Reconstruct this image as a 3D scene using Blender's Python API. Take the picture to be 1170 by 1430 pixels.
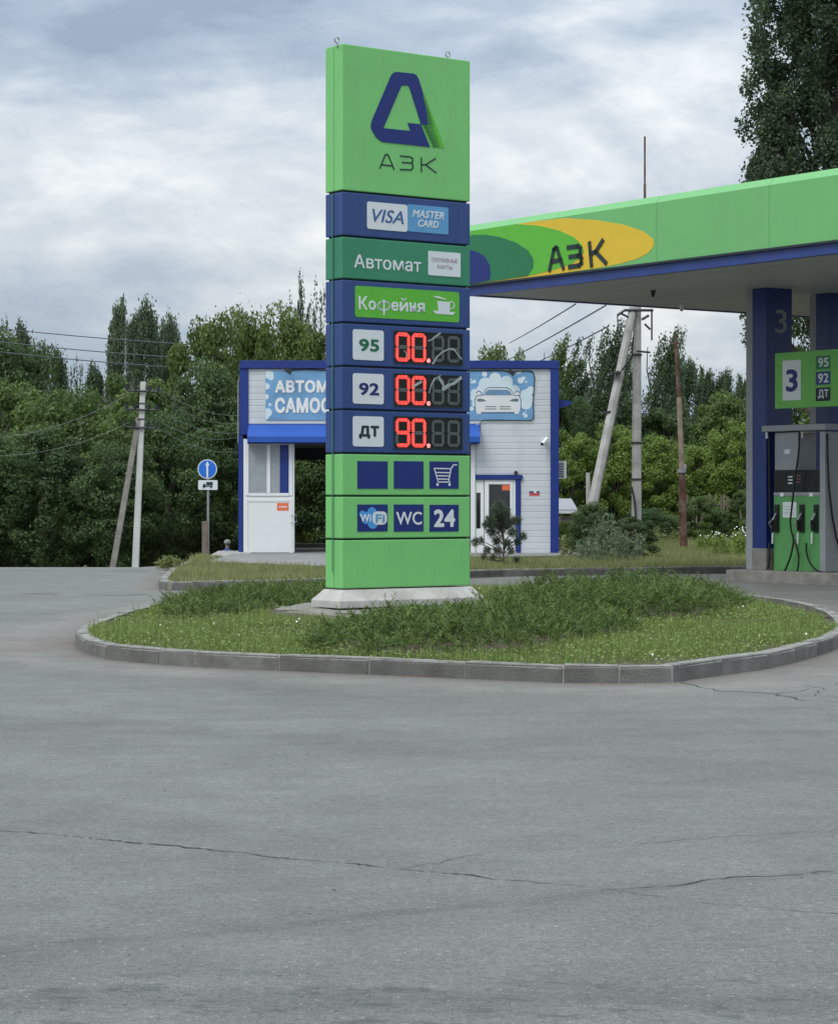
import bpy, bmesh, math, random
import numpy as np
from mathutils import Vector, Matrix

# ------------------------------------------------------------------ camera, sky, sun, exposure
S = bpy.context.scene
for o in list(bpy.data.objects): bpy.data.objects.remove(o)
COL = S.collection
FPX, CX, HZ, EYE = 3275.0, 585.0, 697.0, 1.6     # focal length (px of the photo), centre x, horizon row, eye height
cam_d = bpy.data.cameras.new('camera'); cam = bpy.data.objects.new('camera', cam_d); COL.objects.link(cam)
cam.location = (0, 0, EYE); cam.rotation_euler = (math.radians(90), 0, 0)
cam_d.sensor_fit = 'HORIZONTAL'; cam_d.sensor_width = 36; cam_d.lens = 36*FPX/1170
cam_d.shift_y = -18/1170; cam_d.clip_start = .1; cam_d.clip_end = 3000
S.camera = cam
SUN_EL, SUN_AZ = math.radians(52), math.radians(215)      # azimuth clockwise from +Y
W = bpy.data.worlds.new('World'); S.world = W; W.use_nodes = True
nt = W.node_tree; nt.nodes.clear(); N = nt.nodes; L = nt.links
def nd(tree, typ, **kw):
    n = tree.nodes.new(typ)
    for k, v in kw.items(): setattr(n, k, v)
    return n
out = nd(nt, 'ShaderNodeOutputWorld'); bg = nd(nt, 'ShaderNodeBackground'); bg.inputs[1].default_value = .10
sky = nd(nt, 'ShaderNodeTexSky', sky_type='NISHITA', sun_disc=False, sun_elevation=SUN_EL, sun_rotation=SUN_AZ)
sky.air_density = 1.2; sky.dust_density = 2.0
tc = nd(nt, 'ShaderNodeTexCoord')
mp = nd(nt, 'ShaderNodeMapping'); mp.inputs['Scale'].default_value = (4.6, 4.6, 10); mp.inputs['Location'].default_value = (31.3, 90.49, 65.45)
L.new(tc.outputs['Generated'], mp.inputs['Vector'])
n1 = nd(nt, 'ShaderNodeTexNoise'); n1.inputs['Scale'].default_value = 1.0; n1.inputs['Detail'].default_value = 7; n1.inputs['Roughness'].default_value = .5; n1.inputs['Distortion'].default_value = .5
L.new(mp.outputs[0], n1.inputs['Vector'])
mp2 = nd(nt, 'ShaderNodeMapping'); mp2.inputs['Scale'].default_value = (13, 13, 34); mp2.inputs['Location'].default_value = (83.83, 6.67, 79.14)
L.new(tc.outputs['Generated'], mp2.inputs['Vector'])
n2 = nd(nt, 'ShaderNodeTexNoise'); n2.inputs['Scale'].default_value = 1.0; n2.inputs['Detail'].default_value = 7; n2.inputs['Roughness'].default_value = .62; n2.inputs['Distortion'].default_value = .3
L.new(mp2.outputs[0], n2.inputs['Vector'])
mixn = nd(nt, 'ShaderNodeMath', operation='MULTIPLY_ADD'); mixn.inputs[1].default_value = .32
L.new(n2.outputs[0], mixn.inputs[0])
sc = nd(nt, 'ShaderNodeMath', operation='MULTIPLY'); sc.inputs[1].default_value = .84; L.new(n1.outputs[0], sc.inputs[0]); L.new(sc.outputs[0], mixn.inputs[2])
ramp = nd(nt, 'ShaderNodeValToRGB'); L.new(mixn.outputs[0], ramp.inputs[0])
cr = ramp.color_ramp; cr.elements[0].position = .45; cr.elements[0].color = (.265, .335, .435, 1); cr.elements[1].position = .705; cr.elements[1].color = (.80, .82, .83, 1)
e = cr.elements.new(.55); e.color = (.41, .48, .57, 1)
e = cr.elements.new(.63); e.color = (.60, .645, .69, 1)
# overcast luminance: the cloud deck brightens steadily from the horizon to the zenith
sepd = nd(nt, 'ShaderNodeSeparateXYZ'); L.new(tc.outputs['Generated'], sepd.inputs[0])
mz = nd(nt, 'ShaderNodeMath', operation='MAXIMUM'); mz.inputs[1].default_value = 0; L.new(sepd.outputs[2], mz.inputs[0])
pz = nd(nt, 'ShaderNodeMath', operation='POWER'); pz.inputs[1].default_value = 1.6; L.new(mz.outputs[0], pz.inputs[0])
gz = nd(nt, 'ShaderNodeMath', operation='MULTIPLY_ADD'); gz.inputs[1].default_value = 2.5*6.2; gz.inputs[2].default_value = 6.2; L.new(pz.outputs[0], gz.inputs[0])
vm = nd(nt, 'ShaderNodeVectorMath', operation='SCALE'); L.new(gz.outputs[0], vm.inputs['Scale']); L.new(ramp.outputs[0], vm.inputs[0])
mx = nd(nt, 'ShaderNodeMix', data_type='RGBA'); mx.inputs[0].default_value = .93
L.new(sky.outputs[0], mx.inputs[6]); L.new(vm.outputs[0], mx.inputs[7]); L.new(mx.outputs[2], bg.inputs[0]); L.new(bg.outputs[0], out.inputs[0])
sd = bpy.data.lights.new('sun', 'SUN'); so = bpy.data.objects.new('sun', sd); COL.objects.link(so)
sd.energy = 1.0; sd.angle = math.radians(25); sd.color = (1, .97, .92)
sv = Vector((math.sin(SUN_AZ)*math.cos(SUN_EL), math.cos(SUN_AZ)*math.cos(SUN_EL), math.sin(SUN_EL)))
so.rotation_euler = sv.to_track_quat('Z', 'Y').to_euler(); so.location = (0, -5, 30)
vs = S.view_settings; vs.view_transform = 'Standard'; vs.look = 'None'; vs.exposure = 0.8; vs.gamma = 1; vs.use_curve_mapping = False
S.render.engine = 'CYCLES'

R = random.Random(7); RN = np.random.default_rng(7)
# ------------------------------------------------------------------ helpers
def P(px, py, Y): return Vector(((px-CX)/FPX*Y, Y, EYE+(HZ-py)/FPX*Y))
def G(px, py, z=0.0):
    Y = (EYE-z)*FPX/(py-HZ); return Vector(((px-CX)/FPX*Y, Y, z))
NV = Vector((.81, .5865, 0)).normalized(); SV = Vector((-NV.y, NV.x, 0))

def sst(a, b, x):
    t = min(1, max(0, (x-a)/(b-a))); return t*t*(3-2*t)
def ground_z(x, y):
    y0 = 54.5+10.5*sst(-6.6, -5.2, x)
    f = 1-sst(-3.0, 4.0, x)
    d = max(0, y-y0); d = d*d/(d+3)
    z = -min(d*.055, 4.0)*f
    if y > 90: z -= min((y-90)*.02, 2.5)*(1-f)
    return z

MATS = {}
def hexc(r, g, b):
    f = lambda c: (c/255/12.92) if c/255 <= .04045 else ((c/255+.055)/1.055)**2.4
    return (f(r), f(g), f(b), 1)
def mat(name, col, rough=.6, var=.12, vscale=3.0, bump=0.0, bscale=60.0, metal=0.0, spec=.4, dirt=None, dscale=1.2, damt=.35, rnd=0.0, coat=0.0, streak=False):
    m = bpy.data.materials.new(name); m.use_nodes = True; t = m.node_tree; b = t.nodes['Principled BSDF']
    b.inputs['Roughness'].default_value = rough; b.inputs['Metallic'].default_value = metal
    b.inputs['Specular IOR Level'].default_value = spec; b.inputs['Coat Weight'].default_value = coat
    col = tuple(col[:3])+(1,)
    geo = nd(t, 'ShaderNodeNewGeometry')
    no = nd(t, 'ShaderNodeTexNoise'); no.inputs['Scale'].default_value = vscale; no.inputs['Detail'].default_value = 5; no.inputs['Roughness'].default_value = .6
    t.links.new(geo.outputs['Position'], no.inputs['Vector'])
    mr = nd(t, 'ShaderNodeMapRange'); mr.inputs[1].default_value = .3; mr.inputs[2].default_value = .7; mr.inputs[3].default_value = 1-var; mr.inputs[4].default_value = 1+var
    t.links.new(no.outputs[0], mr.inputs[0])
    last = mr.outputs[0]
    if rnd:
        oi = nd(t, 'ShaderNodeObjectInfo'); r2 = nd(t, 'ShaderNodeMapRange'); r2.inputs[3].default_value = 1-rnd; r2.inputs[4].default_value = 1+rnd
        t.links.new(oi.outputs['Random'], r2.inputs[0])
        mm = nd(t, 'ShaderNodeMath', operation='MULTIPLY'); t.links.new(last, mm.inputs[0]); t.links.new(r2.outputs[0], mm.inputs[1]); last = mm.outputs[0]
    sc_ = nd(t, 'ShaderNodeVectorMath', operation='SCALE'); sc_.inputs[0].default_value = col[:3]; t.links.new(last, sc_.inputs['Scale'])
    c = sc_.outputs[0]
    if dirt:
        if streak:
            mp_ = nd(t, 'ShaderNodeMapping'); mp_.inputs['Scale'].default_value = (9, 9, .9); t.links.new(geo.outputs['Position'], mp_.inputs['Vector'])
        n2 = nd(t, 'ShaderNodeTexNoise'); n2.inputs['Scale'].default_value = dscale; n2.inputs['Detail'].default_value = 8; n2.inputs['Roughness'].default_value = .7
        t.links.new(mp_.outputs[0] if streak else geo.outputs['Position'], n2.inputs['Vector'])
        m2 = nd(t, 'ShaderNodeMapRange'); m2.inputs[1].default_value = .48; m2.inputs[2].default_value = .72; m2.inputs[4].default_value = damt
        t.links.new(n2.outputs[0], m2.inputs[0])
        mxx = nd(t, 'ShaderNodeMix', data_type='RGBA'); t.links.new(m2.outputs[0], mxx.inputs[0]); t.links.new(c, mxx.inputs[6]); mxx.inputs[7].default_value = tuple(dirt[:3])+(1,)
        c = mxx.outputs[2]
    t.links.new(c, b.inputs['Base Color'])
    if bump:
        n3 = nd(t, 'ShaderNodeTexNoise'); n3.inputs['Scale'].default_value = bscale; n3.inputs['Detail'].default_value = 4
        t.links.new(geo.outputs['Position'], n3.inputs['Vector'])
        bp = nd(t, 'ShaderNodeBump'); bp.inputs['Strength'].default_value = bump; bp.inputs['Distance'].default_value = .02
        t.links.new(n3.outputs[0], bp.inputs['Height']); t.links.new(bp.outputs[0], b.inputs['Normal'])
    MATS[name] = m; return m
def emat(name, col, strength, base=(.02, .02, .02)):
    m = bpy.data.materials.new(name); m.use_nodes = True; b = m.node_tree.nodes['Principled BSDF']
    b.inputs['Base Color'].default_value = tuple(base)+(1,); b.inputs['Emission Color'].default_value = tuple(col)+(1,); b.inputs['Emission Strength'].default_value = strength
    t = m.node_tree; geo = nd(t, 'ShaderNodeNewGeometry'); v = nd(t, 'ShaderNodeTexVoronoi'); v.inputs['Scale'].default_value = 30; v.inputs['Randomness'].default_value = .15
    t.links.new(geo.outputs['Position'], v.inputs['Vector'])
    mr = nd(t, 'ShaderNodeMapRange'); mr.inputs[1].default_value = .1; mr.inputs[2].default_value = .6; mr.inputs[3].default_value = strength*1.7; mr.inputs[4].default_value = strength*.45
    t.links.new(v.outputs['Distance'], mr.inputs[0]); t.links.new(mr.outputs[0], b.inputs['Emission Strength'])
    MATS[name] = m; return m
def leafmat(name, dark, light, trans=.25, rough=.55):
    m = bpy.data.materials.new(name); m.use_nodes = True; t = m.node_tree; b = t.nodes['Principled BSDF']; o = t.nodes['Material Output']
    at = nd(t, 'ShaderNodeAttribute', attribute_name='tone')
    oi = nd(t, 'ShaderNodeObjectInfo'); a1 = nd(t, 'ShaderNodeMath', operation='MULTIPLY_ADD'); a1.inputs[1].default_value = .25; a1.inputs[2].default_value = -.12
    t.links.new(oi.outputs['Random'], a1.inputs[0]); a2 = nd(t, 'ShaderNodeMath', operation='ADD', use_clamp=True); t.links.new(a1.outputs[0], a2.inputs[0]); t.links.new(at.outputs['Fac'], a2.inputs[1])
    mxx = nd(t, 'ShaderNodeMix', data_type='RGBA'); mxx.inputs[6].default_value = tuple(dark)+(1,); mxx.inputs[7].default_value = tuple(light)+(1,)
    t.links.new(a2.outputs[0], mxx.inputs[0]); t.links.new(mxx.outputs[2], b.inputs['Base Color'])
    b.inputs['Roughness'].default_value = rough; b.inputs['Specular IOR Level'].default_value = .3
    tr = nd(t, 'ShaderNodeBsdfTranslucent'); t.links.new(mxx.outputs[2], tr.inputs[0])
    ms = nd(t, 'ShaderNodeMixShader'); ms.inputs[0].default_value = trans
    t.links.new(b.outputs[0], ms.inputs[1]); t.links.new(tr.outputs[0], ms.inputs[2]); t.links.new(ms.outputs[0], o.inputs[0])
    MATS[name] = m; return m

def link_mesh(name, me, m=None, parent=None, loc=None):
    o = bpy.data.objects.new(name, me); COL.objects.link(o)
    if m: me.materials.append(m) if not me.materials else None
    if parent: o.parent = parent
    if loc is not None: o.location = loc
    return o
def thing(name, label, cat, loc=(0, 0, 0), group=None, rz=0):
    o = bpy.data.objects.new(name, None); COL.objects.link(o); o.location = loc; o.rotation_euler = (0, 0, rz)
    o.empty_display_size = .2; o['label'] = label; o['category'] = cat
    if group: o['group'] = group
    return o
def struct_empty(name, label=None):
    o = bpy.data.objects.new(name, None); COL.objects.link(o); o['kind'] = 'structure'
    if label: o['label'] = label
    return o
def tag(o, label, cat, group=None, kind=None):
    o['label'] = label; o['category'] = cat
    if group: o['group'] = group
    if kind: o['kind'] = kind
    return o
class MB:
    def __init__(s): s.v = []; s.f = []
    def box(s, c, ux, uy, uz, hx, hy, hz):
        c = Vector(c); ux = Vector(ux)*hx; uy = Vector(uy)*hy; uz = Vector(uz)*hz; i = len(s.v)
        for a, b, d in ((-1,-1,-1),(1,-1,-1),(1,1,-1),(-1,1,-1),(-1,-1,1),(1,-1,1),(1,1,1),(-1,1,1)): s.v.append(c+ux*a+uy*b+uz*d)
        s.f += [(i,i+3,i+2,i+1),(i+4,i+5,i+6,i+7),(i,i+1,i+5,i+4),(i+1,i+2,i+6,i+5),(i+2,i+3,i+7,i+6),(i+3,i,i+4,i+7)]; return s
    def aab(s, x0, x1, y0, y1, z0, z1):
        return s.box(((x0+x1)/2, (y0+y1)/2, (z0+z1)/2), (1,0,0), (0,1,0), (0,0,1), abs(x1-x0)/2, abs(y1-y0)/2, abs(z1-z0)/2)
    def prism(s, pts, off):                      # polygon (3D points) extruded by vector off
        i = len(s.v); n = len(pts); off = Vector(off)
        s.v += [Vector(p) for p in pts]+[Vector(p)+off for p in pts]
        s.f.append(tuple(range(i, i+n))); s.f.append(tuple(range(i+2*n-1, i+n-1, -1)))
        for k in range(n): k2 = (k+1) % n; s.f.append((i+k, i+n+k, i+n+k2, i+k2))
        return s
    def tube(s, pts, r, n=8, r2=None, cap=True):
        pts = [Vector(p) for p in pts]; m = len(pts); i0 = len(s.v); up = Vector((0, 0, 1))
        for k, p in enumerate(pts):
            d = (pts[min(k+1, m-1)]-pts[max(k-1, 0)]).normalized()
            a = d.cross(up); a = a.normalized() if a.length > .05 else d.cross(Vector((1, 0, 0))).normalized()
            b = d.cross(a); rr = r if r2 is None else r+(r2-r)*k/(m-1)
            for j in range(n):
                t = 2*math.pi*j/n; s.v.append(p+a*math.cos(t)*rr+b*math.sin(t)*rr)
        for k in range(m-1):
            for j in range(n):
                a0 = i0+k*n+j; a1 = i0+k*n+(j+1) % n; s.f.append((a0, a1, a1+n, a0+n))
        if cap: s.f.append(tuple(i0+j for j in range(n-1, -1, -1))); s.f.append(tuple(i0+(m-1)*n+j for j in range(n)))
        return s
    def disc(s, c, ux, uz, r, off, n=24):
        c = Vector(c); return s.prism([c+Vector(ux)*r*math.cos(2*math.pi*k/n)+Vector(uz)*r*math.sin(2*math.pi*k/n) for k in range(n)], off)
    def mesh(s, name, bevel=0):
        me = bpy.data.meshes.new(name); me.from_pydata([tuple(v) for v in s.v], [], s.f)
        bm = bmesh.new(); bm.from_mesh(me); bmesh.ops.recalc_face_normals(bm, faces=bm.faces)
        if bevel: bmesh.ops.bevel(bm, geom=[e for e in bm.edges if len(e.link_faces) == 2 and e.calc_face_angle(0) > .6], offset=bevel, segments=2, affect='EDGES', profile=.6)
        bm.to_mesh(me); bm.free(); return me
    def build(s, name, m, parent=None, bevel=0, smooth=False):
        if parent is not None:
            inv = Matrix.Rotation(-parent.rotation_euler.z, 3, 'Z'); q = root_loc(parent)
            s.v = [inv @ (Vector(v)-q) for v in s.v]
        me = s.mesh(name, bevel); me.materials.append(m)
        if smooth:
            for p in me.polygons: p.use_smooth = True
        return link_mesh(name, me, None, parent)
def root_loc(o):
    q = Vector(o.location)
    while o.parent: o = o.parent; q += Vector(o.location)
    return q
class Frame:
    """a vertical plane in the world: origin, horizontal axis, outward normal"""
    def __init__(s, O, ux, nrm): s.O = Vector(O); s.ux = Vector(ux).normalized(); s.n = Vector(nrm).normalized()
    def px(s, x, y):
        d = Vector(((x-CX)/FPX, 1, (HZ-y)/FPX)); e = Vector((0, 0, EYE)); t = (s.O-e).dot(s.n)/d.dot(s.n); p = e+d*t
        return ((p-s.O).dot(s.ux), p.z)
    def at(s, u, z, d=0): p = s.O+s.ux*u+s.n*d; return Vector((p.x, p.y, z))
    def rect(s, x0, y0, x1, y1):                  # left edge rows y0,y1 ; columns x0..x1
        u0, z1 = s.px(x0, y0); _, z0 = s.px(x0, y1); u1, _ = s.px(x1, y0); return (min(u0, u1), max(u0, u1), z0, z1)
    def plate(s, mb, u0, u1, z0, z1, d0, d1, r=0):
        if r <= 0: pts = [(u0, z0), (u1, z0), (u1, z1), (u0, z1)]
        else:
            pts = []
            for cx, cz, a0 in ((u1-r, z0+r, -90), (u1-r, z1-r, 0), (u0+r, z1-r, 90), (u0+r, z0+r, 180)):
                for k in range(5): a = math.radians(a0+k*22.5); pts.append((cx+r*math.cos(a), cz+r*math.sin(a)))
        mb.prism([s.at(u, z, d0) for u, z in pts], s.n*(d1-d0)); return mb
    def poly(s, mb, uz, d0, d1): mb.prism([s.at(u, z, d0) for u, z in uz], s.n*(d1-d0)); return mb
    def strokes(s, mb, lines, w, d0, d1):
        for ln in lines:
            for (a, b) in zip(ln[:-1], ln[1:]):
                a = Vector(a); b = Vector(b); t = (b-a).normalized(); q = Vector((-t.y, t.x))*w/2; e = t*w*.45
                s.poly(mb, [tuple(a-e-q), tuple(b+e-q), tuple(b+e+q), tuple(a-e+q)], d0, d1)
        return mb
    def text(s, txt, rect, d, m, parent, name='lettering', bold=0.0, shear=0.0, space=1.0, depth=.003):
        c = bpy.data.curves.new('t', 'FONT'); c.body = txt; c.size = 1; c.shear = shear; c.space_character = space*(1+bold*1.5)
        c.resolution_u = 4; c.extrude = .5
        o = bpy.data.objects.new('t', c); COL.objects.link(o); bpy.context.view_layer.update()
        dg = bpy.context.evaluated_depsgraph_get(); me = bpy.data.meshes.new_from_object(o.evaluated_get(dg)); bpy.data.objects.remove(o); bpy.data.curves.remove(c)
        if bold:                                  # heavier strokes: several overlapping copies of the glyphs joined in one mesh
            bm = bmesh.new(); q_ = ((0, 0), (1, 0), (-1, 0), (.7, .7), (-.7, -.7), (.7, -.7), (-.7, .7), (0, 1), (0, -1))
            for i_, (a_, b_) in enumerate(q_):
                n0 = len(bm.verts); bm.from_mesh(me); bm.verts.ensure_lookup_table()
                for v in bm.verts[n0:]: v.co.x += a_*bold; v.co.y += b_*bold; v.co.z += .04*i_ if v.co.z > 0 else 0
            bm.to_mesh(me); bm.free()
        xs = [v.co.x for v in me.vertices]; ys = [v.co.y for v in me.vertices]; x0, x1, y0, y1 = min(xs), max(xs), min(ys), max(ys)
        u0, u1, z0, z1 = rect; q = root_loc(parent) if parent else Vector()
        for v in me.vertices:
            u = u0+(v.co.x-x0)/(x1-x0)*(u1-u0); z = z0+(v.co.y-y0)/(y1-y0)*(z1-z0)
            v.co = s.at(u, z, d+(.5+v.co.z)*depth)-q
        me.name = name; me.materials.clear(); me.materials.append(m)
        return link_mesh(name, me, None, parent)

# ------------------------------------------------------------------ materials
GREEN = mat('green_panel_paint', (.175, .505, .155), .42, .05, 1.5, dirt=(.17, .40, .17), damt=.45, dscale=.8, streak=True)
BLUE = mat('blue_panel_paint', (.024, .058, .190), .40, .06, 2, dirt=(.045, .08, .19), damt=.5, dscale=.8, streak=True)
TEAL = mat('teal_panel_paint', (.035, .215, .115), .42, .06, 2)
CORE = mat('sign_core_dark', (.02, .03, .04), .7)
NAVY = mat('navy_film', (.006, .020, .150), .35, .05)
WHITEF = mat('white_film', (.62, .66, .67), .45, .03)
INK = mat('dark_ink', (.012, .03, .03), .5)
INKB = mat('navy_ink', (.015, .02, .14), .5)
INKG = mat('green_ink', (.01, .13, .06), .5)
SKYF = mat('sky_blue_film', (.10, .30, .52), .4, .06)
LIME = mat('lime_film', (.10, .42, .035), .4, .04)
YEL = mat('yellow_film', (.66, .45, .03), .4, .04)
DGREEN = mat('dark_green_film', (.015, .16, .065), .4, .04)
STEEL = mat('galvanised_steel', (.35, .36, .36), .45, .15, 6, metal=.6)
DARKM = mat('dark_metal', (.03, .032, .035), .5, .2)
CONC = mat('pale_concrete', (.44, .43, .40), .85, .18, 3, bump=.4, bscale=40, dirt=(.22, .2, .17), damt=.6, dscale=2)
CONCD = mat('weathered_concrete', (.22, .21, .185), .9, .25, 4, bump=.5, bscale=30, dirt=(.13, .11, .085), damt=.7, dscale=3)
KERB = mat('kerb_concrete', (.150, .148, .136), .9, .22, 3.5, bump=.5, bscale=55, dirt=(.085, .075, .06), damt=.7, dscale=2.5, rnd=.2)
KERBL = mat('kerb_mortar', (.30, .29, .26), .9, .25, 5, bump=.4)
WHITEP = mat('white_plastic', (.72, .74, .74), .4, .03, 2)
SIDING = mat('white_siding', (.56, .59, .61), .5, .04, 1.5, rnd=.025, dirt=(.45, .46, .46), damt=.45, dscale=.35, streak=True)
CWBLUE = mat('car_wash_blue', (.014, .034, .20), .45, .08, 2)
AWN = mat('awning_blue', (.020, .085, .38), .45, .05, 2)
GLASSD = mat('dark_glass', (.015, .018, .02), .08, .1, spec=.8)
GLASSG = mat('blind_behind_glass', (.30, .33, .34), .15, .08, 8, spec=.7)
BLACK = mat('black_rubber', (.008, .008, .009), .45)
DISP = mat('display_face', (.014, .018, .017), .3, .1, spec=.2)
SEGOFF = mat('unlit_segment', (.080, .095, .093), .5, .12, 20)
LED = emat('lit_segment', (1.0, .06, .045), .95, (.3, .02, .02))
LEDD = emat('lit_dot', (1.0, .22, .2), 1.5, (.3, .05, .05))
FILM = mat('torn_film', (.30, .34, .34), .35, .2)
CANG = mat('canopy_fascia_green', (.150, .43, .145), .38, .04, .6, dirt=(.15, .36, .16), damt=.45, dscale=.5, streak=True)
CANB = mat('canopy_edge_blue', (.025, .05, .20), .4)
SOFF = mat('soffit_metal', (.42, .43, .42), .5, .05, .7, rnd=.03)
COLB = mat('column_blue', (.008, .028, .15), .3, .08, 1.5)
GREYP = mat('grey_cladding', (.27, .285, .30), .42, .05, 2)
PUMPG = mat('pump_green', (.09, .29, .09), .4, .06, 3)
ORANGE = mat('orange_sticker', (.72, .16, .07), .5)
PAPER = mat('paper_notice', (.62, .66, .64), .7)
RUST = mat('rusty_steel', (.090, .043, .028), .9, .4, 6, bump=.3, dirt=(.22, .19, .15), damt=.8, dscale=2.2)
WOOD = mat('grey_wood', (.16, .135, .105), .9, .3, 7, bump=.4)
PLANK = mat('pale_planks', (.33, .31, .275), .9, .15, 5, bump=.3, rnd=.12)
WIRE = mat('wire', (.09, .10, .11), .6)
WIREL = mat('pale_wire', (.16, .18, .16), .6)
BARK = mat('bark', (.085, .072, .055), .95, .35, 3, bump=.8, bscale=12)
SOIL = mat('soil', (.085, .067, .043), .95, .3, 3, bump=.6, bscale=20, dirt=(.05, .075, .025), damt=.8, dscale=2)
LF_MID = leafmat('leaves_mid_green', (.072, .118, .032), (.180, .255, .078), 0.42)
LF_DARK = leafmat('leaves_dark_green', (.052, .092, .033), (.125, .188, .068), 0.42)
LF_LIGHT = leafmat('leaves_light_green', (.112, .178, .032), (.250, .345, .075), .35)
LF_OLIVE = leafmat('leaves_olive_green', (.080, .122, .030), (.190, .255, .072), 0.42)
LF_POP = leafmat('poplar_leaves', (.070, .108, .056), (.178, .235, .138), 0.4)
LF_POPD = leafmat('poplar_leaves_dark', (.052, .084, .042), (.130, .182, .098), 0.4)
LF_JUN = leafmat('juniper_needles', (.034, .068, .014), (.150, .215, .050))
LF_PINE = leafmat('pine_needles', (.060, .090, .052), (.150, .190, .125))
LF_GRASS = leafmat('grass_blades', (.090, .140, .030), (.235, .310, .088))
LF_DRY = leafmat('verge_grass', (.110,.150,.040), (.290,.310,.130), .3)
LF_SAGE = leafmat('grey_green_weed', (.10, .145, .075), (.24, .30, .185), .25)
FLOWER = mat('white_petals', (.75, .77, .72), .7)

def pale_top(m, col, amt):
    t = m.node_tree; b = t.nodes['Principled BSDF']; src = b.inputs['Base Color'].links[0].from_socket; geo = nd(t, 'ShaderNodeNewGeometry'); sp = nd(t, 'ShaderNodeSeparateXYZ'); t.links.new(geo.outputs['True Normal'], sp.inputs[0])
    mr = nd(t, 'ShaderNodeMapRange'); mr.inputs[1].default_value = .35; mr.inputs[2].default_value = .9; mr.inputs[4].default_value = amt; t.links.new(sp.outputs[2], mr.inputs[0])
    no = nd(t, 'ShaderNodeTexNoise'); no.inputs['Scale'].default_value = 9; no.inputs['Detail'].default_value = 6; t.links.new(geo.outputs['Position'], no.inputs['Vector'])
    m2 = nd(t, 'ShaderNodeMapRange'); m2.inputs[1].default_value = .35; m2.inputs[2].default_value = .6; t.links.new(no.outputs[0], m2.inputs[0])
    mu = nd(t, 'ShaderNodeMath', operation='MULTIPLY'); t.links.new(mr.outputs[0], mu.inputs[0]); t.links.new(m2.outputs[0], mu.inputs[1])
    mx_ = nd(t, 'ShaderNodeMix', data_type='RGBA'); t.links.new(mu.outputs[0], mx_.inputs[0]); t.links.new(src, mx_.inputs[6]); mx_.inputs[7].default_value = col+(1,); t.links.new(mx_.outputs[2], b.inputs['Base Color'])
pale_top(KERB, (.30, .295, .27), .85)  # upward faces of the kerb mixed towards a paler grey
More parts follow.
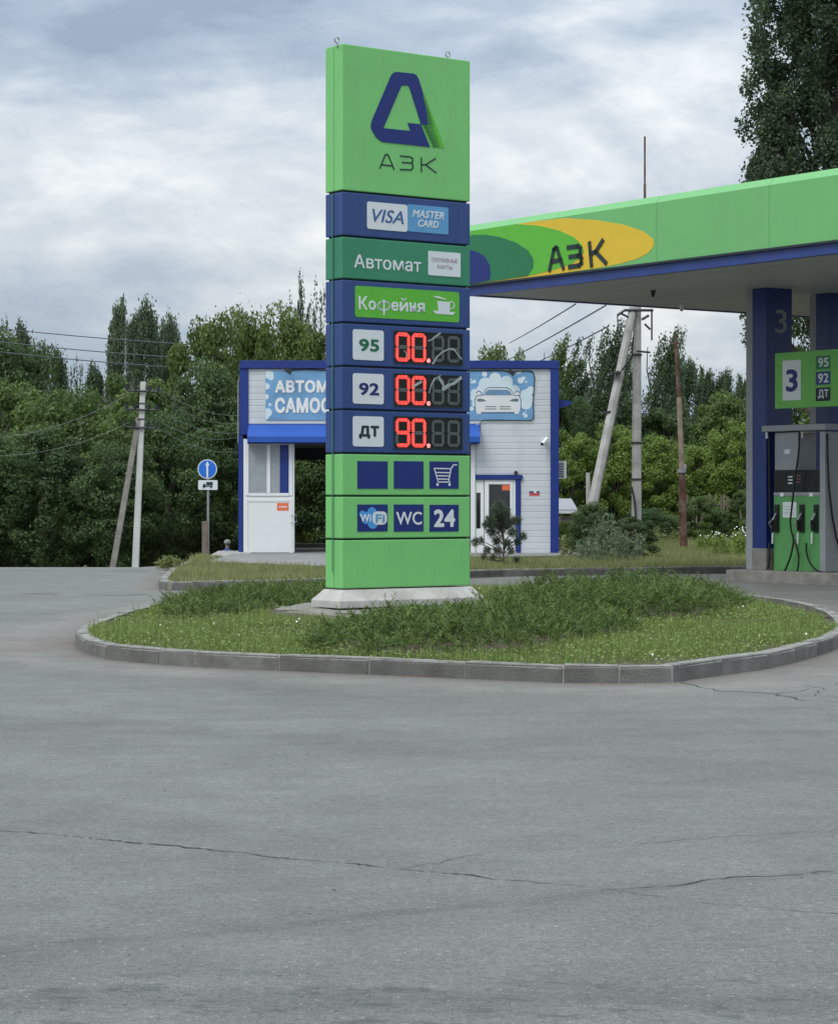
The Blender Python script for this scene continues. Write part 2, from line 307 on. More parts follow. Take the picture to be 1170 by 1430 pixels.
# asphalt: speckled, patched, with tyre bands and dirt painted by distance to the kerbs
def asphalt():
    m = bpy.data.materials.new('asphalt'); m.use_nodes = True; t = m.node_tree; b = t.nodes['Principled BSDF']; lk = t.links.new
    geo = nd(t, 'ShaderNodeNewGeometry'); pos = geo.outputs['Position']
    def noise(scale, det=4, ro=.6, vec=None):
        n = nd(t, 'ShaderNodeTexNoise'); n.inputs['Scale'].default_value = scale; n.inputs['Detail'].default_value = det; n.inputs['Roughness'].default_value = ro
        lk(vec or pos, n.inputs['Vector']); return n.outputs[0]
    def rng(x, a, b_, c, d):
        n = nd(t, 'ShaderNodeMapRange'); n.inputs[1].default_value = a; n.inputs[2].default_value = b_; n.inputs[3].default_value = c; n.inputs[4].default_value = d; lk(x, n.inputs[0]); return n.outputs[0]
    def ma(op, x, y):
        n = nd(t, 'ShaderNodeMath', operation=op)
        for k, q in enumerate((x, y)):
            if isinstance(q, (int, float)): n.inputs[k].default_value = q
            else: lk(q, n.inputs[k])
        return n.outputs[0]
    v = rng(noise(.28, 5), .3, .7, .82, 1.17)
    v = ma('MULTIPLY', v, rng(noise(1.6, 7, .75), .3, .7, .86, 1.14))
    v = ma('MULTIPLY', v, rng(noise(14, 5, .75), .3, .7, .84, 1.16))
    v = ma('MULTIPLY', v, rng(noise(34, 5, .9), .32, .68, .55, 1.5))
    v = ma('MULTIPLY', v, rng(noise(140, 3, .7), .3, .7, .50, 1.55))
    spk = rng(noise(36, 3, .75), .655, .675, 0, 1)                       # pale aggregate chips
    spd = rng(noise(52, 3, .6), .36, .28, 0, 1)                       # dark pits
    v = ma('MULTIPLY', v, ma('SUBTRACT', 1, ma('MULTIPLY', spd, .5)))
    pock = ma('MULTIPLY', rng(noise(9, 7, .8), .615, .64, 0, .38), rng(noise(.7, 3), .42, .6, .25, 1))
    v = ma('MULTIPLY', v, ma('SUBTRACT', 1, pock))
    sep = nd(t, 'ShaderNodeSeparateXYZ'); lk(pos, sep.inputs[0])
    def line(p1, p2, w, amt, dist=.25, nsc=1.2):
        dx, dy = p2[0]-p1[0], p2[1]-p1[1]; l = math.hypot(dx, dy); nx, ny = -dy/l, dx/l; c = nx*p1[0]+ny*p1[1]
        d = ma('ADD', ma('MULTIPLY', sep.outputs[0], nx), ma('MULTIPLY', sep.outputs[1], ny)); d = ma('SUBTRACT', d, c)
        d = ma('ADD', d, ma('MULTIPLY', ma('SUBTRACT', noise(nsc, 4), .5), dist)); d = ma('ABSOLUTE', d, 0)
        k = rng(d, w*.4, w, amt, 0); return ma('MULTIPLY', k, rng(noise(7, 4, .7), .35, .6, .3, 1))
    a = G(1170, 1216); c_ = G(700, 1262); e_ = G(350, 1350)
    for q in (line((a.x, a.y), (c_.x, c_.y),   .09, .20), line((c_.x-1, c_.y-.6), (a.x+1, a.y+.35), .6, .10, .5),
              line((G(0, 1005).x, G(0, 1005).y), (G(1170, 1080).x, G(1170, 1080).y), .5, .08, .8, .5),
              line((G(0, 1395).x, G(0, 1395).y), (G(1170, 1400).x, G(1170, 1400).y), .22, .22, .7, 2.2),
              line((G(0, 930).x, G(0, 930).y), (G(600, 985).x, G(600, 985).y), .8, .10, 1.5, .4),
              line((-6, 14.2), (6, 16.8), .16, .09, .5, .6), line((-6, 16.0), (6, 18.6), .16, .09, .5, .6), line((-3, 8.2), (4, 12.5), .14, .08, .4, .8)):
        v = ma('MULTIPLY', v, ma('SUBTRACT', 1, q))
    sc_ = nd(t, 'ShaderNodeVectorMath', operation='SCALE'); sc_.inputs[0].default_value = (.130, .133, .118); lk(v, sc_.inputs['Scale'])
    mx0 = nd(t, 'ShaderNodeMix', data_type='RGBA'); lk(ma('MULTIPLY', spk, .7), mx0.inputs[0]); lk(sc_.outputs[0], mx0.inputs[6]); mx0.inputs[7].default_value = (.50, .50, .46, 1)
    at = nd(t, 'ShaderNodeAttribute', attribute_name='dirt')
    dm = ma('MULTIPLY', at.outputs['Fac'], rng(noise(1.7, 6, .7), .32, .62, .1, 1))
    mx1 = nd(t, 'ShaderNodeMix', data_type='RGBA'); lk(dm, mx1.inputs[0]); lk(mx0.outputs[2], mx1.inputs[6]); mx1.inputs[7].default_value = (.125, .098, .075, 1)
    vmap = nd(t, 'ShaderNodeMapping'); vmap.inputs['Scale'].default_value = (.6, 1.0, 1); lk(pos, vmap.inputs['Vector'])
    wear = ma('MULTIPLY', rng(sep.outputs[1], 8.15, 7.7, 0, 1), rng(noise(6.5, 9, .8, vmap.outputs[0]), .545, .57, 0, .55))
    mxw = nd(t, 'ShaderNodeMix', data_type='RGBA'); lk(wear, mxw.inputs[0]); lk(mx1.outputs[2], mxw.inputs[6]); mxw.inputs[7].default_value = (.045, .050, .048, 1); mx1 = mxw
    at2 = nd(t, 'ShaderNodeAttribute', attribute_name='silt')
    dm2 = ma('MULTIPLY', at2.outputs['Fac'], rng(noise(1.1, 6, .7), .36, .6, 0, .6))
    mx2 = nd(t, 'ShaderNodeMix', data_type='RGBA'); lk(dm2, mx2.inputs[0]); lk(mx1.outputs[2], mx2.inputs[6]); mx2.inputs[7].default_value = (.23, .212, .185, 1)
    lk(mx2.outputs[2], b.inputs['Base Color']); lk(rng(noise(3, 4), .3, .7, .62, .85), b.inputs['Roughness']); b.inputs['Specular IOR Level'].default_value = .35
    h = ma('ADD', ma('MULTIPLY', noise(90, 4, .7), .7), ma('MULTIPLY', noise(22, 3), .5))
    bp = nd(t, 'ShaderNodeBump'); bp.inputs['Strength'].default_value = .55; bp.inputs['Distance'].default_value = .012; lk(h, bp.inputs['Height']); lk(bp.outputs[0], b.inputs['Normal'])
    return m
ASPH = asphalt()

# ------------------------------------------------------------------ kerb outlines
def catmull(pts, closed, n=6):
    res = []; m = len(pts); rngk = range(m if closed else m-1)
    for i in rngk:
        g = (lambda k: pts[k % m]) if closed else (lambda k: pts[max(0, min(m-1, k))])
        p0, p1, p2, p3 = g(i-1), g(i), g(i+1), g(i+2)
        for k in range(n):
            t = k/n
            res.append(tuple(.5*((2*p1[a])+(-p0[a]+p2[a])*t+(2*p0[a]-5*p1[a]+4*p2[a]-p3[a])*t*t+(-p0[a]+3*p1[a]-3*p2[a]+p3[a])*t**3) for a in (0, 1)))
    if not closed: res.append(tuple(pts[-1]))
    return res
gp = lambda x, y: tuple(G(x, y)[:2])
ISL = [gp(107, 904), gp(130, 917), gp(179, 924), gp(250, 930), gp(333, 934), gp(440, 939), gp(640, 947.5), gp(795, 954), gp(915, 954), gp(941, 953), gp(962, 950.5), gp(1010, 943), gp(1078, 933), gp(1146, 915),
       (4.40, 24.85), (4.74, 26.0), (5.04, 27.4), (5.26, 29.0), (5.42, 30.9), (5.44, 32.4), (5.34, 33.8), (4.95, 35.7), (3.98, 37.3), (2.5, 38.3), (.9, 38.7), (-1.0, 38.5), (-2.4, 37.8), (-3.06, 36), (-3.42, 34.2), (-3.76, 31.7), (-3.9, 28.9), (-3.85, 26.6)]
ISLS = catmull(ISL, True, 5)
VERGE = [(-5.9, 64), (-5.62, 59), (-5.25, 50), (-4.85, 44), (-4.62, 41.8), (-4.45, 41.1), (-3.9, 41.2), (-1.68, 43.1), (1.08, 47.6), (3.0, 49.0), (6.57, 50.3), (12, 51.0), (40, 52.5)]
VERGES = catmull(VERGE, False, 5)
def seg_dist(P_, poly, closed):
    A = np.array(poly); B = np.roll(A, -1, 0)
    if not closed: A = A[:-1]; B = B[:-1]
    best = np.full(len(P_), 1e9)
    for a, b in zip(A, B):
        d = b-a; t = np.clip(((P_-a)@d)/(d@d+1e-9), 0, 1); q = a+t[:, None]*d; best = np.minimum(best, np.hypot(*(P_-q).T))
    return best
def inside(P_, poly):
    A = np.array(poly); B = np.roll(A, -1, 0); c = np.zeros(len(P_), bool)
    for (x1, y1), (x2, y2) in zip(A, B):
        if y1 == y2: continue
        k = ((P_[:, 1] < y1) != (P_[:, 1] < y2)) & (P_[:, 0] < (x2-x1)*(P_[:, 1]-y1)/(y2-y1)+x1); c ^= k
    return c
def grid_mesh(name, xs, ys, zf, m, attrs=None):
    xs = np.array(xs); ys = np.array(ys); X, Y = np.meshgrid(xs, ys); P2 = np.stack([X.ravel(), Y.ravel()], 1)
    Z = np.array([zf(x, y) for x, y in P2]); V = np.column_stack([P2, Z]); nx = len(xs); ny = len(ys)
    i = np.arange(nx*ny).reshape(ny, nx); Fq = np.stack([i[:-1, :-1], i[:-1, 1:], i[1:, 1:], i[1:, :-1]], -1).reshape(-1, 4)
    me = bpy.data.meshes.new(name); me.from_pydata(V.tolist(), [], Fq.tolist())
    for p in me.polygons: p.use_smooth = True
    me.materials.append(m)
    for k, fn in (attrs or {}).items():
        a = me.attributes.new(k, 'FLOAT', 'POINT'); a.data.foreach_set('value', fn(P2).astype(np.float32))
    return me
fine = lambda a, b, st: list(np.arange(a, b, st))
# ------------------------------------------------------------------ ground
xs = [-900, -400, -200, -120, -80, -60, -45, -35, -28, -22, -18, -15, -12.5]+fine(-11, 10, 1.0)+[10, 12, 15, 18, 22, 30, 45, 80, 150, 300, 900]
ys = [-200, -60, -20, 0, 15, 30, 45]+fine(52, 80, 1.0)+[82, 86, 90, 95, 100, 110, 120, 140, 170, 220, 400, 900, 1500]
g = link_mesh('ground', grid_mesh('ground', xs, ys, lambda x, y: ground_z(x, y)-.03, SOIL)); g['kind'] = 'structure'
xs = [-70, -45, -30, -22, -16, -12]+fine(-9, 9, .2)+[9, 10, 12, 15, 20, 30, 40]
ys = [-30, -10, 0, 5, 8, 11, 14, 17]+fine(19, 66, .25)+[66, 68, 71, 75, 80, 90]
def dirt(P2):
    d = np.minimum(seg_dist(P2, ISLS, True), seg_dist(P2, VERGES, False)); k = np.clip(1-d/.55, 0, 1)*.95
    d2 = np.hypot((P2[:, 0]+4.35)/1.0, (P2[:, 1]-25.4)/1.5); return np.maximum(k, np.clip(1-d2, 0, 1)*1.6).clip(0, 1)
def silt(P2):
    d = seg_dist(P2, ISLS, True); return np.exp(-((d-.75)/.35)**2)*.9
r_ = link_mesh('road', grid_mesh('road', xs, ys, lambda x, y: ground_z(x, y), ASPH, {'dirt': dirt, 'silt': silt})); r_['kind'] = 'structure'

# long cracks and small stones on the asphalt
def crack(pts_px, w, name='road_crack', seed=1, jit=.02, step=.05):
    rr = random.Random(seed); pts = [G(x, y) for x, y in pts_px]; mb = MB(); res = []
    for a, b in zip(pts[:-1], pts[1:]):
        n = max(2, int((b-a).length/step))
        for k in range(n): res.append(a+(b-a)*k/n)
    res.append(pts[-1]); off = 0; V = []; wv = .5
    for k, p in enumerate(res):
        off = off*.8+rr.uniform(-jit, jit); wv = .85*wv+.15*rr.gauss(.5, .9); ww = w*max(.06, wv+rr.gauss(0, .15)); d = (res[min(k+1, len(res)-1)]-res[max(k-1, 0)]).normalized(); q = Vector((-d.y, d.x, 0))
        V.append((p+q*(off-ww/2)+Vector((0, 0, .003)), p+q*(off+ww/2)+Vector((0, 0, .003))))
    for a, b in zip(V[:-1], V[1:]):
        i = len(mb.v); mb.v += [a[0], a[1], b[1], b[0]]; mb.f.append((i, i+1, i+2, i+3)) if rr.random() < .93 else None
    o = mb.build(name, CRK); o['kind'] = 'structure'; return o
CRK = mat('crack_dark', (.055, .055, .05), .95)  # dark tone of the flat crack ribbons
crack([(-40, 1157), (160, 1174), (330, 1191), (520, 1211), (690, 1228), (800, 1238), (862, 1244)], .016, seed=2, jit=.014, step=.025)
crack([(862, 1244), (960, 1257), (1080, 1270), (1210, 1282)], .008, seed=3)
crack([(560, 1212), (700, 1192), (860, 1182), (1000, 1170), (1200, 1157)], .006, seed=4, jit=.03)
crack([(840, 1245), (930, 1238), (1040, 1226), (1200, 1213)], .018, seed=5, jit=.02)
crack([(870, 942), (930, 950), (1000, 966), (1080, 968), (1190, 985)], .022, seed=6, jit=.10, step=.12)
crack([(1080, 968), (1130, 958), (1200, 950)], .018, seed=7, jit=.08, step=.12)
crack([(1130, 958), (1160, 972), (1200, 975)], .015, seed=8, jit=.08, step=.12)
crack([(30, 829), (52, 829.5), (78, 830)], .10, seed=9, jit=.05, step=.3)
crack([(115, 830), (160, 832), (205, 830.5)], .09, seed=10, jit=.05, step=.3)
peb = MB()
for k in range(90):
    px = R.uniform(0, 1170); py = 900+530*R.random()**.6; p = G(px, py)
    if inside(np.array([[p.x, p.y]]), ISLS)[0]: continue
    s_ = R.uniform(.002, .006); ax = R.uniform(0, 3.1); peb.box(p+Vector((0, 0, s_*.4)), (math.cos(ax), math.sin(ax), 0), (-math.sin(ax), math.cos(ax), 0), (0, 0, 1), s_, s_*.7, s_*.5)
o = peb.build('road_pebbles', mat('pebble_grey', (.22, .21, .19), .9, .5, 2)); tag(o, 'tiny pebbles scattered over the grey asphalt', 'pebbles', kind='stuff')

# ------------------------------------------------------------------ kerbs (every stone its own piece)
KSH = {}
def kerb(poly, closed, name, zf=lambda x, y: 0, h=.15, target=.98, w=.16, inward=1):
    root = struct_empty(name); pts = [Vector((p[0], p[1], 0)) for p in poly]
    if closed: pts.append(pts[0])
    acc = [0]
    for a, b in zip(pts[:-1], pts[1:]): acc.append(acc[-1]+(b-a).length)
    def at(s):
        for k in range(len(pts)-1):
            if s <= acc[k+1]: t = (s-acc[k])/(acc[k+1]-acc[k]+1e-9); return pts[k].lerp(pts[k+1], t)
        return pts[-1]
    s = 0; j = MB()
    while s < acc[-1]-.05:
        ln = target
        a = at(s); b = at(min(s+ln, acc[-1])); mid = at(min(s+ln/2, acc[-1]))
        if ((a+b)/2-mid).length > .035: ln = target/2; b = at(min(s+ln, acc[-1]))
        d = (b-a); L_ = d.length; d.normalize(); q = Vector((-d.y, d.x, 0))*inward
        key = round(L_, 1), (R.random() < .5); zz = zf(a.x, a.y)
        if key not in KSH:
            mb = MB(); hl = key[0]/2-.007; prof = [(0, -.12), (0, h-.03), (.006, h-.012), (.022, h), (w, h), (w, -.12)]
            mb.prism([Vector((-hl, y, z)) for y, z in prof], Vector((2*hl, 0, 0)))
            me = mb.mesh('kerb_stone', .004)
            rr = random.Random(len(KSH))
            for v in me.vertices: v.co += Vector((rr.uniform(-.003, .003), rr.uniform(-.004, .004), rr.uniform(-.004, .004)))
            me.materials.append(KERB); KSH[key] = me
        o = link_mesh('kerb_stone', KSH[key], None, root, Vector(((a.x+b.x)/2, (a.y+b.y)/2, zz+R.uniform(-.006, .006))))
        sx = L_/key[0]; ang = math.atan2(d.y, d.x); o.rotation_euler = (R.uniform(-.01, .01), R.uniform(-.006, .006), ang); o.scale = (sx, inward, 1)
        j.box(b+q*(w/2+.006)+Vector((0, 0, zz+h/2-.03)), d, q, (0, 0, 1), .012, w/2, h/2+.024)
        s += ln
    jo = j.build('kerb_joint', KERBL, root); jo['kind'] = 'stuff'
    return root
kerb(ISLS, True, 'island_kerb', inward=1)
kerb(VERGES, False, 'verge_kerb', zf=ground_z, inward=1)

# ------------------------------------------------------------------ numpy foliage
def quads_mesh(name, V, tone, m, nper=4):
    n = len(V)//nper; me = bpy.data.meshes.new(name)
    me.vertices.add(len(V)); me.vertices.foreach_set('co', V.astype(np.float32).ravel())
    me.loops.add(len(V)); me.loops.foreach_set('vertex_index', np.arange(len(V), dtype=np.int32))
    me.polygons.add(n); me.polygons.foreach_set('loop_start', np.arange(0, len(V), nper, dtype=np.int32)); me.polygons.foreach_set('loop_total', np.full(n, nper, np.int32))
    me.update(calc_edges=True)
    a = me.attributes.new('tone', 'FLOAT', 'POINT'); a.data.foreach_set('value', np.repeat(tone, nper).astype(np.float32))
    if m: me.materials.append(m)
    return me
def rand_dirs(n, rng): v = rng.normal(size=(n, 3)); return v/np.linalg.norm(v, axis=1)[:, None]
def leaves(C, size, rng, nb=None, aspect=.6):
    """diamond leaves around centres C; nb biases the leaf normals"""
    n = len(C); nr = rand_dirs(n, rng)
    if nb is not None: nr = nr*.7+nb; nr /= np.linalg.norm(nr, axis=1)[:, None]+1e-9
    r = rand_dirs(n, rng); u = np.cross(nr, r); u /= np.linalg.norm(u, axis=1)[:, None]+1e-9; v = np.cross(nr, u)
    s = (size*rng.uniform(.6, 1.3, n))[:, None]
    return np.stack([C-u*s, C-v*s*aspect, C+u*s, C+v*s*aspect], 1).reshape(-1, 3)
def blades(Pb, h, w, rng, lean=.35):
    n = len(Pb); a = rng.uniform(0, 2*np.pi, n); hh = h*rng.uniform(.5, 1.3, n); ww = w*rng.uniform(.7, 1.3, n)
    d = np.stack([np.cos(a), np.sin(a), np.zeros(n)], 1)*ww[:, None]/2
    b = rng.uniform(0, 2*np.pi, n); l = np.stack([np.cos(b)*lean*rng.random(n), np.sin(b)*lean*rng.random(n), np.ones(n)], 1)*hh[:, None]
    return np.stack([Pb-d, Pb+d, Pb+l], 1).reshape(-1, 3)

def crown_broad(seed, n_cl=85, per=330, H=10., Rr=3.6, z0=.5, leaf=.125):
    rng = np.random.default_rng(seed); C = []; T = []; NB = []
    zc = (H+z0)/2; hz = (H-z0)/2
    lob = [(rng.uniform(0, 6.28), rng.uniform(-.6, .8), rng.uniform(.75, 1.2)) for _ in range(9)]
    for k in range(n_cl):
        d = rand_dirs(1, rng)[0]; f = rng.uniform(.5, 1.0)**.6
        w_ = 1.0
        for (a, e_, s_) in lob:
            ld = np.array([math.cos(a)*math.cos(e_), math.sin(a)*math.cos(e_), math.sin(e_)]); c_ = max(0, d@ld); w_ += (s_-.95)*c_**6*1.2
        flare = 1.0 if d[2] > -.2 else 1.0+.12*abs(d[2])
        c = np.array([d[0]*Rr*f*w_*flare, d[1]*Rr*f*w_*flare, zc+d[2]*hz*f*w_]); c[2] = max(c[2], z0*.6)
        rc = rng.uniform(.55, 1.05)*Rr/3.4; dirs = rand_dirs(per, rng); rad = rng.uniform(.35, 1, per)**.5
        pts = c+dirs*rad[:, None]*rc*np.array([1.1, 1.1, .75]); C.append(pts)
        T.append(np.clip(rng.uniform(.15, .75)+rng.normal(0, .16, per), 0, 1)); NB.append(dirs*.4+np.array([0, 0, .55]))
    nsp = int(n_cl*per*.008); d = rand_dirs(nsp, rng); C.append(np.stack([d[:, 0]*Rr*.98, d[:, 1]*Rr*.98, zc+d[:, 2]*hz*.98], 1)*1.0+rng.normal(0, .2, (nsp, 3))); T.append(rng.uniform(.3, .9, nsp)); NB.append(d)
    C = np.concatenate(C); T = np.concatenate(T); NB = np.concatenate(NB)
    return quads_mesh('crown', leaves(C, leaf, rng, NB), T, None)
def crown_poplar(seed, n=95, H=14., Rr=1.75, leaf=.12, lean=0., per=240, spread=.30):
    rng = np.random.default_rng(seed); C = []; T = []
    for k in range(n):
        h_ = rng.random(); zb = (.02+.84*h_)*H; a = rng.uniform(0, 2*np.pi)
        prof = (.7+.3*min(1, h_/.35)) if h_ < .55 else max(.22, 1-((h_-.55)/.47)**2)**.5 if h_ < .98 else .22
        r0 = Rr*prof*math.sqrt(rng.random())*.85; ln = H*rng.uniform(.07, .15); t = rng.random(per)
        ax = np.array([math.cos(a)*r0, math.sin(a)*r0, zb])
        dr = np.array([math.cos(a)*.25+lean*ln*.3, math.sin(a)*.25, ln])
        wd = (spread*(.75+.5*rng.random()))*(1-.55*t**2)[:, None]*np.array([1, 1, 1.3])
        pts = ax+dr*t[:, None]+rng.normal(size=(per, 3))*wd; C.append(pts); T.append(np.clip(rng.uniform(.15, .8)+rng.normal(0, .18, per), 0, 1))
    C = np.concatenate(C); C[:, 0] += lean*np.clip(C[:, 2]-H*.4, 0, None)*.22; C[:, 2] = np.clip(C[:, 2], .2, None)
    return quads_mesh('crown', leaves(C, leaf, rng, None), np.concatenate(T), None)
def trunk_mesh(seed, H, r, limbs=5, spread=1.6, z0=.25):
    rr = random.Random(seed); mb = MB(); n = 9
    path = [Vector((rr.uniform(-.05, .05)*k, rr.uniform(-.05, .05)*k, H*.9*k/n)) for k in range(n+1)]; path[0] = Vector((0, 0, -.5))
    mb.tube(path, r, 8, r*.2)
    for k in range(limbs):
        b = path[rr.randint(2, n-2)]; a = rr.uniform(0, 6.28); l = rr.uniform(.5, 1)*spread
        mb.tube([b, b+Vector((math.cos(a)*l*.5, math.sin(a)*l*.5, l*.6)), b+Vector((math.cos(a)*l, math.sin(a)*l, l*1.4))], r*.4, 6, r*.1)
    me = mb.mesh('trunk'); me.materials.append(BARK); return me
CR = {'A': crown_broad(11), 'B': crown_broad(12, 95, 310), 'C': crown_broad(13, 75, 360, leaf=.13), 'D': crown_broad(14, 100, 300, leaf=.12),
      'P': crown_poplar(21), 'Q': crown_poplar(22, 80), 'W': crown_poplar(23, 85, lean=1.0), 'V': crown_poplar(24, 70, lean=.8),
      'S': crown_poplar(25, 44, Rr=1.8, per=85, leaf=.11, spread=.17)}
TR = {k: trunk_mesh(ord(k), 10 if k in 'ABCD' else 14, .2, 6 if k in 'ABCD' else 4, 2.2 if k in 'ABCD' else .9) for k in CR}
DIM = {k: (10.3, 7.6) if k in 'ABCD' else (14.3, 3.9) for k in CR}
def tree(px, Y, top, wpx, kind, m, label, name, group=None, rz=None):
    x = (px-CX)/FPX*Y; z = ground_z(x, Y); zt = EYE+(HZ-top)/FPX*Y; h = zt-z; w = wpx/FPX*Y; H0, W0 = DIM[kind]
    t = thing(name, label, 'shrub' if 'shrub' in name else 'tree', (x, Y, z-.05), group)
    c = bpy.data.objects.new('crown', CR[kind]); COL.objects.link(c); c.parent = t; c.scale = (w/W0, w/W0, h/H0)
    if len(CR[kind].materials) == 0: CR[kind].materials.append(m)
    c.material_slots[0].link = 'OBJECT'; c.material_slots[0].material = m
    u = bpy.data.objects.new('trunk', TR[kind]); COL.objects.link(u); u.parent = t; s = w/W0
    u.scale = (s, s, h/H0)
    a = R.uniform(0, 6.28) if kind in 'ABCDPQS' else R.uniform(-.3, .3)
    if rz is not None: a = rz
    t.rotation_euler = (0, 0, a); return t
M, D_, Lt, Ol, Po, Pd = LF_MID, LF_DARK, LF_LIGHT, LF_OLIVE, LF_POP, LF_POPD
broad = 'broadleaf_tree'; pop = 'poplar_tree'
BK = 'woodland trees on the left behind the road crest'
